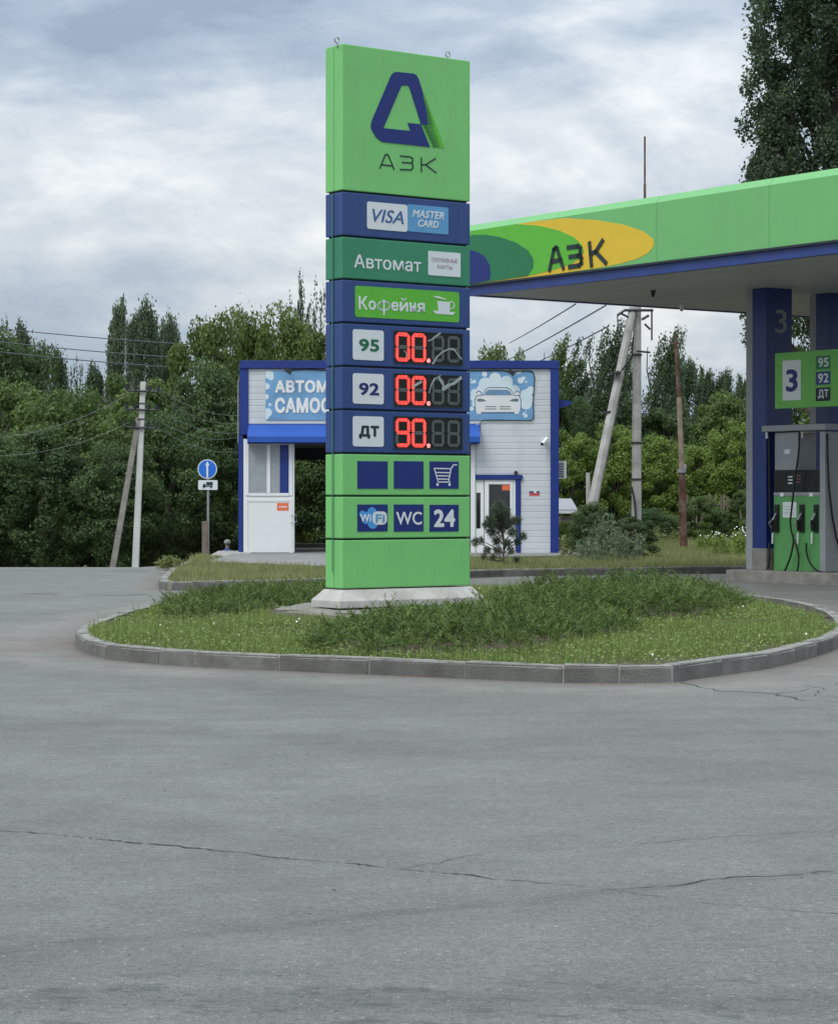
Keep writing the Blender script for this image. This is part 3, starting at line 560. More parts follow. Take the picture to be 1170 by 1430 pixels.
T_ = [  # px, Y, top row, width px, kind, leaves, label, name, group
 (15, 78, 520, 165, 'A', M, 'mid green bushy tree at the far left edge above the road crest', broad, BK),
 (105, 74, 523, 170, 'B', M, 'wide mid green tree left of the leaning brace of the white pole', broad, BK),
 (190, 82, 505, 150, 'C', M, 'mid green tree directly behind the top of the white power pole', broad, BK),
 (60, 71, 590, 150, 'D', D_, 'low dark green tree standing over the road crest at left', broad, BK),
 (160, 70, 610, 130, 'A', D_, 'low dark tree at the foot of the white power pole', broad, BK),
 (-30, 72, 580, 140, 'C', D_, 'dark low tree cut by the left edge of the picture', broad, BK),
 (235, 72, 560, 130, 'B', D_, 'dark tree right of the white power pole, left of the blue arrow sign', broad, BK),
 (290, 76, 500, 150, 'D', D_, 'large dark green tree behind the blue round road sign', broad, BK),
 (330, 73, 575, 110, 'C', D_, 'dark tree beside the left corner of the car wash', broad, BK),
 (300, 88, 422, 130, 'A', Ol, 'tall olive green tree rising behind the road sign, first of the rounded crowns', broad, BK),
 (345, 92, 404, 110, 'B', Ol, 'highest rounded olive crown above the left end of the car wash roof', broad, BK),
 (395, 90, 424, 120, 'D', Ol, 'rounded olive green tree above the middle of the self service sign', broad, BK),
 (448, 90, 424, 110, 'C', Ol, 'olive green tree whose crown meets the left edge of the price pylon', broad, BK),
 (420, 77, 520, 150, 'B', M, 'leafy tree seen through the open car wash bay', broad, BK),
 (520, 86, 470, 170, 'A', Ol, 'broad tree hidden mostly behind the price pylon', broad, BK),
 (600, 88, 480, 150, 'D', Ol, 'green tree behind the right half of the price pylon', broad, BK),
 (500, 76, 570, 150, 'C', D_, 'low dark tree behind the car wash bay and the pylon', broad, BK),
 (-8, 104, 452, 150, 'D', D_, 'dark rounded tree behind the far left wood, below the upper wires', broad, BK),
 (52, 106, 468, 110, 'A', D_, 'small dark rounded crown behind the left wood, right of the edge tree', broad, BK),
 (2, 118, 400, 40, 'S', Pd, 'tall dark poplar top at the extreme left edge under the highest wire', pop, 'poplars behind the left wood'),
 (32, 118, 424, 44, 'Q', Pd, 'second dark poplar from the left edge, lower than its neighbour', pop, 'poplars behind the left wood'),
 (56, 119, 462, 36, 'P', Pd, 'third small poplar from the left edge', pop, 'poplars behind the left wood'),
 (82, 116, 465, 34, 'Q', Pd, 'slim poplar standing alone between the left edge and the tall poplar group', pop, 'poplars behind the left wood'),
 (98, 116, 474, 30, 'S', Pd, 'thin poplar right of the slim lone one', pop, 'poplars behind the left wood'),
 (110, 117, 472, 26, 'S', Pd, 'thin see-through poplar left of the tall poplar group', pop, 'poplars behind the left wood'),
 (134, 116, 486, 44, 'Q', Pd, 'low poplar just left of the tall poplar group', pop, 'poplars behind the left wood'),
 (166, 110, 396, 44, 'P', Po, 'leftmost of the tall grey green poplars above the white pole', pop, 'poplars behind the left wood'),
 (187, 112, 408, 38, 'Q', Po, 'shorter poplar squeezed between the two tallest left poplars', pop, 'poplars behind the left wood'),
 (206, 109, 392, 46, 'Q', Po, 'tallest poplar directly above the white power pole', pop, 'poplars behind the left wood'),
 (227, 112, 428, 36, 'P', Po, 'poplar right of the tallest one above the white pole', pop, 'poplars behind the left wood'),
 (241, 110, 412, 32, 'Q', Po, 'rightmost poplar of the tall group above the white pole', pop, 'poplars behind the left wood'),
 (398, 125, 378, 40, 'S', Pd, 'left thin see-through poplar beside the price pylon', pop, 'thin poplars left of the pylon'),
 (422, 126, 344, 40, 'S', Pd, 'tallest thin poplar left of the price pylon', pop, 'thin poplars left of the pylon'),
 (446, 125, 358, 36, 'S', Pd, 'thin poplar touching the left edge of the price pylon', pop, 'thin poplars left of the pylon'),
 (410, 126, 392, 40, 'V', Pd, 'dense short poplar at the foot of the thin poplars by the pylon', pop, 'thin poplars left of the pylon'),
 (685, 96, 462, 86, 'B', Ol, 'olive tree above the car wash roof just right of the pylon', broad, None),
 (725, 100, 488, 50, 'D', Ol, 'small loose tree above the right half of the car wash roof', broad, None),
 (762, 92, 455, 50, 'W', M, 'first wind bent poplar right of the car wash roof', pop, 'wind bent poplars on the right'),
 (793, 93, 450, 56, 'V', Po, 'second wind bent poplar right of the car wash roof', pop, 'wind bent poplars on the right'),
 (828, 90, 436, 60, 'W', Po, 'wind bent poplar behind the leaning concrete brace', pop, 'wind bent poplars on the right'),
 (858, 92, 442, 52, 'V', Po, 'wind bent poplar between the concrete brace and its pole', pop, 'wind bent poplars on the right'),
 (908, 95, 446, 58, 'W', Po, 'wind bent poplar just right of the concrete pole', pop, 'wind bent poplars on the right'),
 (930, 97, 440, 44, 'V', Po, 'wind bent poplar left of the rusty pole', pop, 'wind bent poplars on the right'),
 (962, 104, 484, 44, 'Q', Pd, 'dark poplar just right of the rusty pole', pop, 'poplars left of the canopy column'),
 (985, 106, 500, 42, 'P', Pd, 'dark poplar midway between the rusty pole and the blue column', pop, 'poplars left of the canopy column'),
 (1011, 106, 500, 40, 'Q', Pd, 'dark poplar second from the blue column', pop, 'poplars left of the canopy column'),
 (1038, 108, 512, 44, 'P', Pd, 'dark poplar next to the left edge of the blue column', pop, 'poplars left of the canopy column'),
 (775, 88, 520, 90, 'B', D_, 'dark green tree just right of the car wash wall', broad, None),
 (850, 90, 540, 110, 'A', D_, 'dark green tree behind the two concrete poles', broad, None),
 (930, 92, 555, 120, 'C', D_, 'dark green tree behind the rusty pole', broad, None),
 (1010, 92, 545, 110, 'D', M, 'mid green rounded tree left of the blue column', broad, None),
 (1100, 92, 420, 110, 'A', D_, 'dark tree seen between the two canopy columns', broad, None),
 (800, 85, 590, 90, 'C', Lt, 'light green shrubby tree beside the air conditioner', broad, 'light green young trees on the right'),
 (858, 86, 585, 90, 'A', Lt, 'light green young tree behind the leaning brace', broad, 'light green young trees on the right'),
 (915, 85, 605, 90, 'D', Lt, 'light green young tree between the concrete pole and the rusty pole', broad, 'light green young trees on the right'),
 (975, 86, 610, 90, 'B', Lt, 'light green young tree just right of the rusty pole', broad, 'light green young trees on the right'),
 (1030, 85, 575, 90, 'C', Lt, 'light green young tree touching the blue column', broad, 'light green young trees on the right'),
 (1110, 86, 590, 110, 'A', Lt, 'light green tree seen behind the fuel dispenser', broad, 'light green young trees on the right'),
 (905, 79, 704, 72, 'B', D_, 'low dark shrub at the wood edge right of the concrete pole', 'dark_shrub', 'shrubs at the wood edge'),
 (938, 81, 716, 60, 'A', M, 'small mid green shrub at the wood edge just left of the rusty pole', 'green_shrub', 'shrubs at the wood edge'),
 (978, 79.5, 688, 64, 'A', M, 'taller mid green shrub at the wood edge right of the rusty pole', 'green_shrub', 'shrubs at the wood edge'),
 (1012, 81, 712, 56, 'D', D_, 'low dark shrub midway between the rusty pole and the blue column', 'dark_shrub', 'shrubs at the wood edge'),
 (1044, 79, 676, 60, 'C', M, 'leafy mid green shrub at the wood edge by the blue column', 'green_shrub', 'shrubs at the wood edge'),
 (828, 58.5, 698, 66, 'D', D_, 'dark broadleaved shrub at the foot of the leaning concrete brace', 'dark_shrub', None),
 (884, 59.3, 715, 62, 'C', D_, 'dark shrub wrapped round the foot of the concrete pole', 'dark_shrub', None),
 (790, 66, 722, 34, 'B', Lt, 'small pale flowering shrub beside the right wall of the car wash', 'small_shrub', None),
]
for (px, Y, top, w, k, m_, lab, nm, gr) in T_: tree(px, Y, top, w, k, m_, lab, nm, gr)
# a belt of the wood that lies outside the picture and behind, so that the place goes on
ORD = ['nearest', 'second', 'third', 'fourth', 'fifth', 'sixth', 'seventh', 'eighth', 'farthest']
for k in range(9):
    tree(-160-95*k, 84+R.uniform(-6, 6), 470+R.uniform(-30, 30), 180, 'ABCD'[k % 4], M, 'mid green tree %s beyond the left edge of the picture' % ORD[k], broad, 'wood beyond the left edge')
for k in range(6):
    tree(1210+110*k, 88+R.uniform(-4, 4), 430+R.uniform(-30, 40), 190, 'ABCD'[k % 4], M, 'mid green tree %s beyond the right edge of the picture' % ORD[k], broad, 'wood beyond the right edge')

# big tall poplar behind the canopy
def big_poplar():
    rng = np.random.default_rng(77); Y = 72; x = (1157-CX)/FPX*Y; root = thing('poplar_tree', 'very tall dark poplar rising above the canopy in the top right corner', 'tree', (x, Y, -.1))
    C = []; T = []; per = 270; H = 27.
    lim = MB(); lim.tube([Vector((0, 0, -.3)), Vector((.1, 0, 8)), Vector((-.1, 0, 16)), Vector((.1, 0, 25))], .30, 10, .04)
    for k in range(760):
        zb = rng.uniform(.25, .97)*H; a = rng.uniform(0, 6.28); prof = 2.5*(1 if zb < 19 else max(.12, 1-(zb-19)/8.5))*(.55+.45*min(1, zb/6)); rr = prof*math.sqrt(rng.random())*rng.uniform(.85, 1.08)
        rc = rng.uniform(.35, .62); d = rand_dirs(per, rng); c = np.array([math.cos(a)*rr, math.sin(a)*rr, zb])
        C.append(c+d*rng.uniform(.2, 1, per)[:, None]*rc*np.array([.9, .9, 1.35])); T.append(np.clip(rng.uniform(.1, .7)+rng.normal(0, .18, per), 0, 1))
        if k % 7 == 0: lim.tube([Vector((0, 0, max(1, zb-3.5))), Vector((c[0]*.6, c[1]*.6, zb-1.6)), Vector(c)], .09, 6, .02)
    for v in lim.v: pass
    me = lim.mesh('trunk'); me.materials.append(BARK); link_mesh('trunk', me, None, root)
    me = quads_mesh('crown', leaves(np.concatenate(C), .068, rng), np.concatenate(T), LF_POPD); link_mesh('crown', me, None, root)
big_poplar()

# ------------------------------------------------------------------ island: soil, grass, junipers
def isl_z(P2):
    d = seg_dist(P2, ISLS, True); dip = .07*np.clip((P2[:, 1]-30)/2, 0, 1)*np.clip((P2[:, 0]-1.5)/1.5, 0, 1)*np.clip(1-d/2.2, 0, 1); return .115+.04*np.clip(d/2.2, 0, 1)**.7-dip
xs_ = np.arange(-4.2, 5.8, .2); ys_ = np.arange(20.2, 39, .25); XX, YY = np.meshgrid(xs_, ys_); P2 = np.stack([XX.ravel(), YY.ravel()], 1)
ok = inside(P2, ISLS) & (seg_dist(P2, ISLS, True) > .10); zz = isl_z(P2); mb = MB(); idx = {}
inn = [(p, z) for p, z, k in zip(P2, zz, ok) if k]
bm = bmesh.new(); vi = [bm.verts.new((p[0], p[1], z)) for p, z in inn]
okg = ok.reshape(XX.shape); num = -np.ones(ok.shape, int); num[ok] = np.arange(ok.sum()); num = num.reshape(XX.shape)
for j in range(XX.shape[0]-1):
    for i in range(XX.shape[1]-1):
        q = [num[j, i], num[j, i+1], num[j+1, i+1], num[j+1, i]]; q = [a for a in q if a >= 0]
        if len(q) >= 3: bm.faces.new([vi[a] for a in q])
me = bpy.data.meshes.new('island_soil'); bm.to_mesh(me); bm.free(); me.materials.append(SOIL)
o = link_mesh('island_soil', me); o['kind'] = 'structure'
# skirt of soil right to the kerb
mb = MB(); n = len(ISLS); C0 = Vector((.8, 29.5, 0))
for k in range(n):
    a = Vector((*ISLS[k], .1)); b = Vector((*ISLS[(k+1) % n], .1)); ia = a.lerp(Vector((C0.x, C0.y, .1)), .09); ib = b.lerp(Vector((C0.x, C0.y, .1)), .09)
    if a.y > 30 and a.x > 2: ia.z -= .06; ib.z -= .06
    i = len(mb.v); mb.v += [a.lerp(ia, .3), b.lerp(ib, .3), ib+Vector((0, 0, .03)), ia+Vector((0, 0, .03))]; mb.f.append((i, i+1, i+2, i+3))
o = mb.build('island_soil_edge', SOIL); o['kind'] = 'structure'
# juniper outlines (world x,y), height
JUN = [
 ('large spreading juniper covering the middle of the island right of the pylon base', [(.95, 21.7), (.2, 21.6), (-.7, 22.0), (-1.2, 22.9), (-.85, 24.4), (-.2, 25.8), (.9, 27.2), (2.2, 27.6), (2.4, 25.4), (1.7, 23.2)], .29),
 ('tallest spreading juniper at the right of the island behind the lime grass', [(.9, 27.6), (1.0, 30.5), (1.6, 33.0), (3.0, 34.0), (4.6, 33.6), (4.3, 31.0), (3.6, 28.6), (2.6, 27.0), (1.6, 26.6)], .40),
 ('dark spreading juniper at the back left of the island behind the concrete pad', [(-3.1, 28.6), (-3.45, 31.5), (-3.2, 33.8), (-2.3, 35.3), (-1.0, 35.6), (-.9, 32.6), (-1.6, 30.4), (-2.3, 28.6)], .20),
 ('juniper tuft growing along the front of the concrete pad below the pylon', [(-1.05, 24.6), (-.55, 26.0), (-.1, 26.9), (.5, 27.7), (1.1, 27.8), (.9, 26.0), (.0, 24.4)], .22),
]
def juniper(label, poly, hh, seed):
    rng = np.random.default_rng(seed); A = np.array(poly); A = np.array(catmull(poly, True, 4)); c = A.mean(0); lo = A.min(0)-.1; hi = A.max(0)+.1
    hh *= .74; root = thing('juniper_bush', label, 'bush', (c[0], c[1], .15), 'spreading junipers on the traffic island')
    n = int(300*(hi-lo).prod()); Q = lo+rng.random((n, 2))*(hi-lo); Q = Q[inside(Q, A)]; d = seg_dist(Q, A, True)
    base = isl_z(Q); nz = np.sin(Q[:, 0]*2.3+seed)*np.cos(Q[:, 1]*1.7+seed*2)*.26+np.sin(Q[:, 0]*5.1)*np.sin(Q[:, 1]*4.3+seed)*.2
    edge = .35*(np.sin(Q[:, 0]*7.3+seed)*np.sin(Q[:, 1]*4.9+seed*3)); okk = d > .12+edge; Q = Q[okk]; d = d[okk]; base = base[okk]; nz = nz[okk]; top = hh*np.clip((d+.1)/.7, 0, 1)**.6*(.95+1.35*nz); f = rng.uniform(.3, 1, len(Q))**.8; O = np.column_stack([Q, base+top*f])
    a = rng.uniform(0, 2*np.pi, len(Q)); el = rng.uniform(.15, 1.1, len(Q)); ax = np.stack([np.cos(a)*np.cos(el), np.sin(a)*np.cos(el), np.sin(el)], 1); ln = rng.uniform(.10, .25, len(Q))
    V = []; T = []; tone = np.clip(rng.uniform(-.05, .6, len(Q))+.5*(np.sin(Q[:, 0]*6.1+seed)*np.sin(Q[:, 1]*5.3)*.5+.3), 0, 1)
    side = np.cross(ax, np.array([0, 0, 1.])); side /= np.linalg.norm(side, axis=1)[:, None]; upv = np.cross(side, ax)
    for k in range(9):
        t = k/9; b = O+ax*(ln*t)[:, None]; sg = 1 if k % 2 else -1; ph = rng.uniform(-.6, .6, len(Q))
        dd = ax*.8+side*(sg*.55)+upv*(ph[:, None]*.5); dd /= np.linalg.norm(dd, axis=1)[:, None]; l2 = ln*.42*(1-.5*t)
        w = np.cross(dd, rand_dirs(len(Q), rng)); w /= np.linalg.norm(w, axis=1)[:, None]+1e-9; w *= .007
        V.append(np.stack([b-w, b+w, b+dd*l2[:, None]], 1)); T.append(np.clip(tone+.25*(t-.4)+rng.normal(0, .08, len(Q)), 0, 1))
    V = np.concatenate(V).reshape(-1, 3)-np.array([c[0], c[1], .15]); T = np.concatenate(T)
    link_mesh('needle_foliage', quads_mesh('needle_foliage', V, T, LF_JUN, 3), None, root)
    st = MB()
    for k in range(26):
        i = rng.integers(len(Q)); p = Vector((Q[i][0], Q[i][1], base[i]+top[i]*.6)); q0 = Vector((c[0], c[1], .16)); md = q0.lerp(p, .5); md.z += .06
        st.tube([q0, md, p], .02, 5, .006)
    st.build('stem', BARK, root)
for k, (lab, poly, hh) in enumerate(JUN): juniper(lab, poly, hh, 31+k)

def scatter_in(poly, n, rng, margin=.16):
    A = np.array(poly); lo = A.min(0); hi = A.max(0); Q = lo+rng.random((n, 2))*(hi-lo); return Q[inside(Q, poly) & (seg_dist(Q, poly, True) > margin)]
rng = np.random.default_rng(5); Q = scatter_in(ISLS, 190000, rng, .13)
keep = np.ones(len(Q), bool)
for _, poly, _h in JUN: keep &= ~(inside(Q, poly) & (seg_dist(Q, poly, True) > .25))
O28 = Vector((-.92, 28.2, 0)); rel = Q-np.array([O28.x, O28.y]); un = rel@np.array(NV[:2]); us = rel@np.array(SV[:2]); keep &= ~((un > -.55) & (un < 2.3) & (us > -.45) & (us < .9))
dk = seg_dist(Q, ISLS, True); keep &= ~((Q[:, 1] > 29.5) & (Q[:, 0] > 2.5) & (dk < .55+.3*np.sin(Q[:, 0]*5))); keep &= ~((Q[:, 1] > 27) & (dk < .3))
Q = Q[keep]; patch = np.sin(Q[:, 0]*1.9+1)*np.sin(Q[:, 1]*1.3)*.5+np.sin(Q[:, 0]*4.7)*np.sin(Q[:, 1]*3.9)*.3+.5
Q = Q[rng.random(len(Q)) < np.clip(.45+patch, .2, 1)]; patch = np.sin(Q[:, 0]*1.9+1)*np.sin(Q[:, 1]*1.3)*.5+np.sin(Q[:, 0]*4.7)*np.sin(Q[:, 1]*3.9)*.3+.5
PB = np.column_stack([Q, isl_z(Q)-.01]); hgt = (.05+.07*np.clip(patch, 0, 1))*(1+.9*(rng.random(len(Q)) < .06))
V = blades(PB, hgt, .011, rng, .6); tn = np.clip(.35+.3*patch+rng.normal(0, .2, len(Q)), 0, 1)
o = link_mesh('island_grass', quads_mesh('island_grass', V, tn, LF_GRASS, 3)); tag(o, 'bright green grass and clover growing on the kerbed island', 'grass', kind='stuff')
# clover leaves and seed stalks
k = rng.random(len(Q)) < .33; C = PB[k]+np.array([0, 0, 1])*rng.uniform(.02, .09, k.sum())[:, None]
V = leaves(C, .014, rng, np.tile([0, 0, 1.2], (k.sum(), 1)), .9); o = link_mesh('island_clover', quads_mesh('island_clover', V, rng.uniform(.3, 1, k.sum()), LF_GRASS)); tag(o, 'low clover leaves among the grass of the island', 'clover', kind='stuff')
k = rng.random(len(Q)) < .011; V = blades(PB[k], .26, .008, rng, .35); o = link_mesh('island_seed_stalks', quads_mesh('island_seed_stalks', V, rng.uniform(.5, 1, k.sum()), LF_DRY, 3)); tag(o, 'pale seed stalks sticking out of the island grass', 'weeds', kind='stuff')
mb = MB()
for k in range(40):
    q = Q[rng.integers(len(Q))]; z = isl_z(np.array([q]))[0]+R.uniform(.05, .11)
    if q[1] > 29 and R.random() < .7: continue
    mb.disc((q[0], q[1], z), (1, 0, 0), (0, R.uniform(.3, 1), .6), R.uniform(.007, .014), (0, 0, .006), 6)
o = mb.build('clover_flowers', FLOWER); tag(o, 'small white clover flowers dotted over the island grass', 'flowers', kind='stuff')

# ------------------------------------------------------------------ verge behind: raised soil, grass, weeds
VP = [tuple(p) for p in VERGES]+[(40, 84), (-3.2, 84), (-4.8, 70), (-5.7, 67)]
def verge_sheet():
    xs_ = np.concatenate([np.arange(-6.4, 12, .35), np.arange(12, 41, 2)]); ys_ = np.arange(40.6, 84, .4); XX, YY = np.meshgrid(xs_, ys_); P2 = np.stack([XX.ravel(), YY.ravel()], 1)
    ok = inside(P2, VP) & (seg_dist(P2, VERGES, False) > .12); num = -np.ones(len(P2), int); num[ok] = np.arange(ok.sum()); num = num.reshape(XX.shape); bm = bmesh.new()
    vi = [bm.verts.new((p[0], p[1], verge_z(*p))) for p in P2[ok]]
    for j in range(XX.shape[0]-1):
        for i in range(XX.shape[1]-1):
            q = [a for a in (num[j, i], num[j, i+1], num[j+1, i+1], num[j+1, i]) if a >= 0]
            if len(q) >= 3: bm.faces.new([vi[a] for a in q])
    me = bpy.data.meshes.new('grass_verge'); bm.to_mesh(me); bm.free(); me.materials.append(SOIL); o = link_mesh('grass_verge', me); o['kind'] = 'structure'
def verge_z(x, y):
    z = ground_z(x, y)+.115+.10*math.exp(-((x+5.3)/.5)**2-((y-55.5)/3.2)**2)
    return z-.14*sst(58.5, 60, y)*(1-sst(-4.6, -4.2, x))
verge_sheet()
mb = MB()
for a, b in zip(VERGES[:-1], VERGES[1:]):
    a = Vector((*a, ground_z(*a)+.105)); b = Vector((*b, ground_z(*b)+.105)); d = (b-a).normalized(); q = Vector((-d.y, d.x, 0)); i = len(mb.v)
    mb.v += [a+q*.12, b+q*.12, b+q*.62, a+q*.62]; mb.f.append((i, i+1, i+2, i+3))
o = mb.build('verge_soil_edge', SOIL); o['kind'] = 'structure'
# narrow paved apron in front of the car wash
APR = [(-5.0, 57.0), (-4.9, 60.6), (4.3, 60.4), (4.4, 58.2), (0, 57.6), (-3, 56.6)]
mb = MB(); mb.prism([Vector((x, y, .135)) for x, y in [(-4.85, 54.0), (-1.9, 50.0), (-.9, 50.0), (.9, 58), (4.3, 59.6), (4.45, 70.8), (-4.85, 70.8)]], Vector((0, 0, .035)))
mb.build('car_wash_apron', mat('apron_concrete', (.20, .20, .19), .9, .2, 2, bump=.3))['kind'] = 'structure'
rng = np.random.default_rng(9); lo = np.array([-6.3, 40.8]); hi = np.array([12.5, 82.]); Q = lo+rng.random((150000, 2))*(hi-lo)
Q = Q[inside(Q, VP) & (seg_dist(Q, VERGES, False) > .14)]
ap = inside(Q, [(-4.85, 54.0), (-1.9, 50.0), (-.9, 50.0), (.9, 58), (4.3, 59.6), (4.45, 70.8), (-4.85, 70.8)]); Q = Q[~ap]
Z = np.array([verge_z(*q) for q in Q])-.01; pt = np.sin(Q[:, 0]*1.7)*np.sin(Q[:, 1]*.9)*.5+.5
V = blades(np.column_stack([Q, Z]), .07+.10*pt+.10*np.clip((Q[:, 1]-60)/15, 0, 1), .018, rng, .6)
tn = np.clip(rng.uniform(.0, 1, len(Q))*.6+.35*pt+.15, 0, 1)
o = link_mesh('verge_grass', quads_mesh('verge_grass', V, tn, LF_DRY, 3)); tag(o, 'patchy yellow green grass on the verge behind the far kerb', 'grass', kind='stuff')
def weed_clump(px, Y, hpx, wpx, m, label, name, n=260, leaf=.05, flowers=0, grp=None):
    x = (px-CX)/FPX*Y; z = verge_z(x, Y); h = hpx/FPX*Y; w = wpx/FPX*Y; rg = np.random.default_rng(int(px*7+Y)); root = thing(name, label, 'weeds' if not flowers else 'wildflowers', (x, Y, z), grp)
    st = MB(); C = []
    ns = max(8, n//9)
    for k in range(ns):
        bx, by = rg.uniform(-w/2, w/2), rg.uniform(-w/2, w/2)*.7; hh = h*rg.uniform(.55, 1.05); lx, ly = rg.normal(0, .08, 2)*hh
        st.tube([(bx, by, -.05), (bx+lx*.4, by+ly*.4, hh*.55), (bx+lx, by+ly, hh)], .005, 4, .002)
        for j in range(16): t = rg.random()**.7; C.append([bx+lx*t+rg.normal(0, .05), by+ly*t+rg.normal(0, .05), hh*t])
    C = np.array(C); link_mesh('leaves', quads_mesh('leaves', leaves(C, leaf, rg, None, .35), rg.uniform(0, 1, len(C)), m), None, root)
    me = st.mesh('stem'); me.materials.append(m); a = me.attributes.new('tone', 'FLOAT', 'POINT'); a.data.foreach_set('value', np.full(len(me.vertices), .7, np.float32)); link_mesh('stem', me, None, root)
    if flowers:
        fl = MB()
        for k in range(flowers):
            fl.disc((rg.uniform(-w/2, w/2), rg.uniform(-w/2, w/2)*.6, h*rg.uniform(.75, 1.08)), (1, 0, .1), (0, .5, .8), rg.uniform(.010, .022), (0, 0, .008), 6)
        me = fl.mesh('flower_heads'); me.materials.append(FLOWER); link_mesh('flower_heads', me, None, root)
weed_clump(846, 56, 70, 34, LF_SAGE, 'tall grey green weeds in front of the leaning concrete brace', 'tall_weeds', 380, leaf=.042)
weed_clump(878, 56.5, 46, 34, LF_SAGE, 'grey green weeds in front of the concrete pole', 'tall_weeds', 340, leaf=.042)
weed_clump(822, 55.5, 34, 36, LF_SAGE, 'shorter weeds left of the tall grey green clump', 'tall_weeds', 280, leaf=.035)
weed_clump(1010, 62, 32, 30, LF_LIGHT, 'white flowering weeds right of the rusty pole', 'flowering_weeds', 240, flowers=16)
weed_clump(1038, 60, 40, 26, LF_LIGHT, 'white flowering weeds touching the foot of the blue column', 'flowering_weeds', 260, flowers=22)
weed_clump(930, 72, 30, 40, LF_DRY, 'tall wild grass left of the foot of the rusty pole', 'wild_grass', 300, leaf=.04)
weed_clump(905, 68, 26, 44, LF_DRY, 'wild grass right of the dark shrub at the concrete pole', 'wild_grass', 300, leaf=.04)
weed_clump(985, 66, 26, 30, LF_LIGHT, 'low weeds between the rusty pole and the flowering clump', 'flowering_weeds', 200, flowers=8)
weed_clump(800, 60, 34, 30, LF_DRY, 'dry yellowish weeds at the right corner of the car wash', 'dry_weeds', 260)
weed_clump(238, 50, 18, 30, LF_DRY, 'low dry weeds on the left tip of the grass verge', 'dry_weeds', 220)

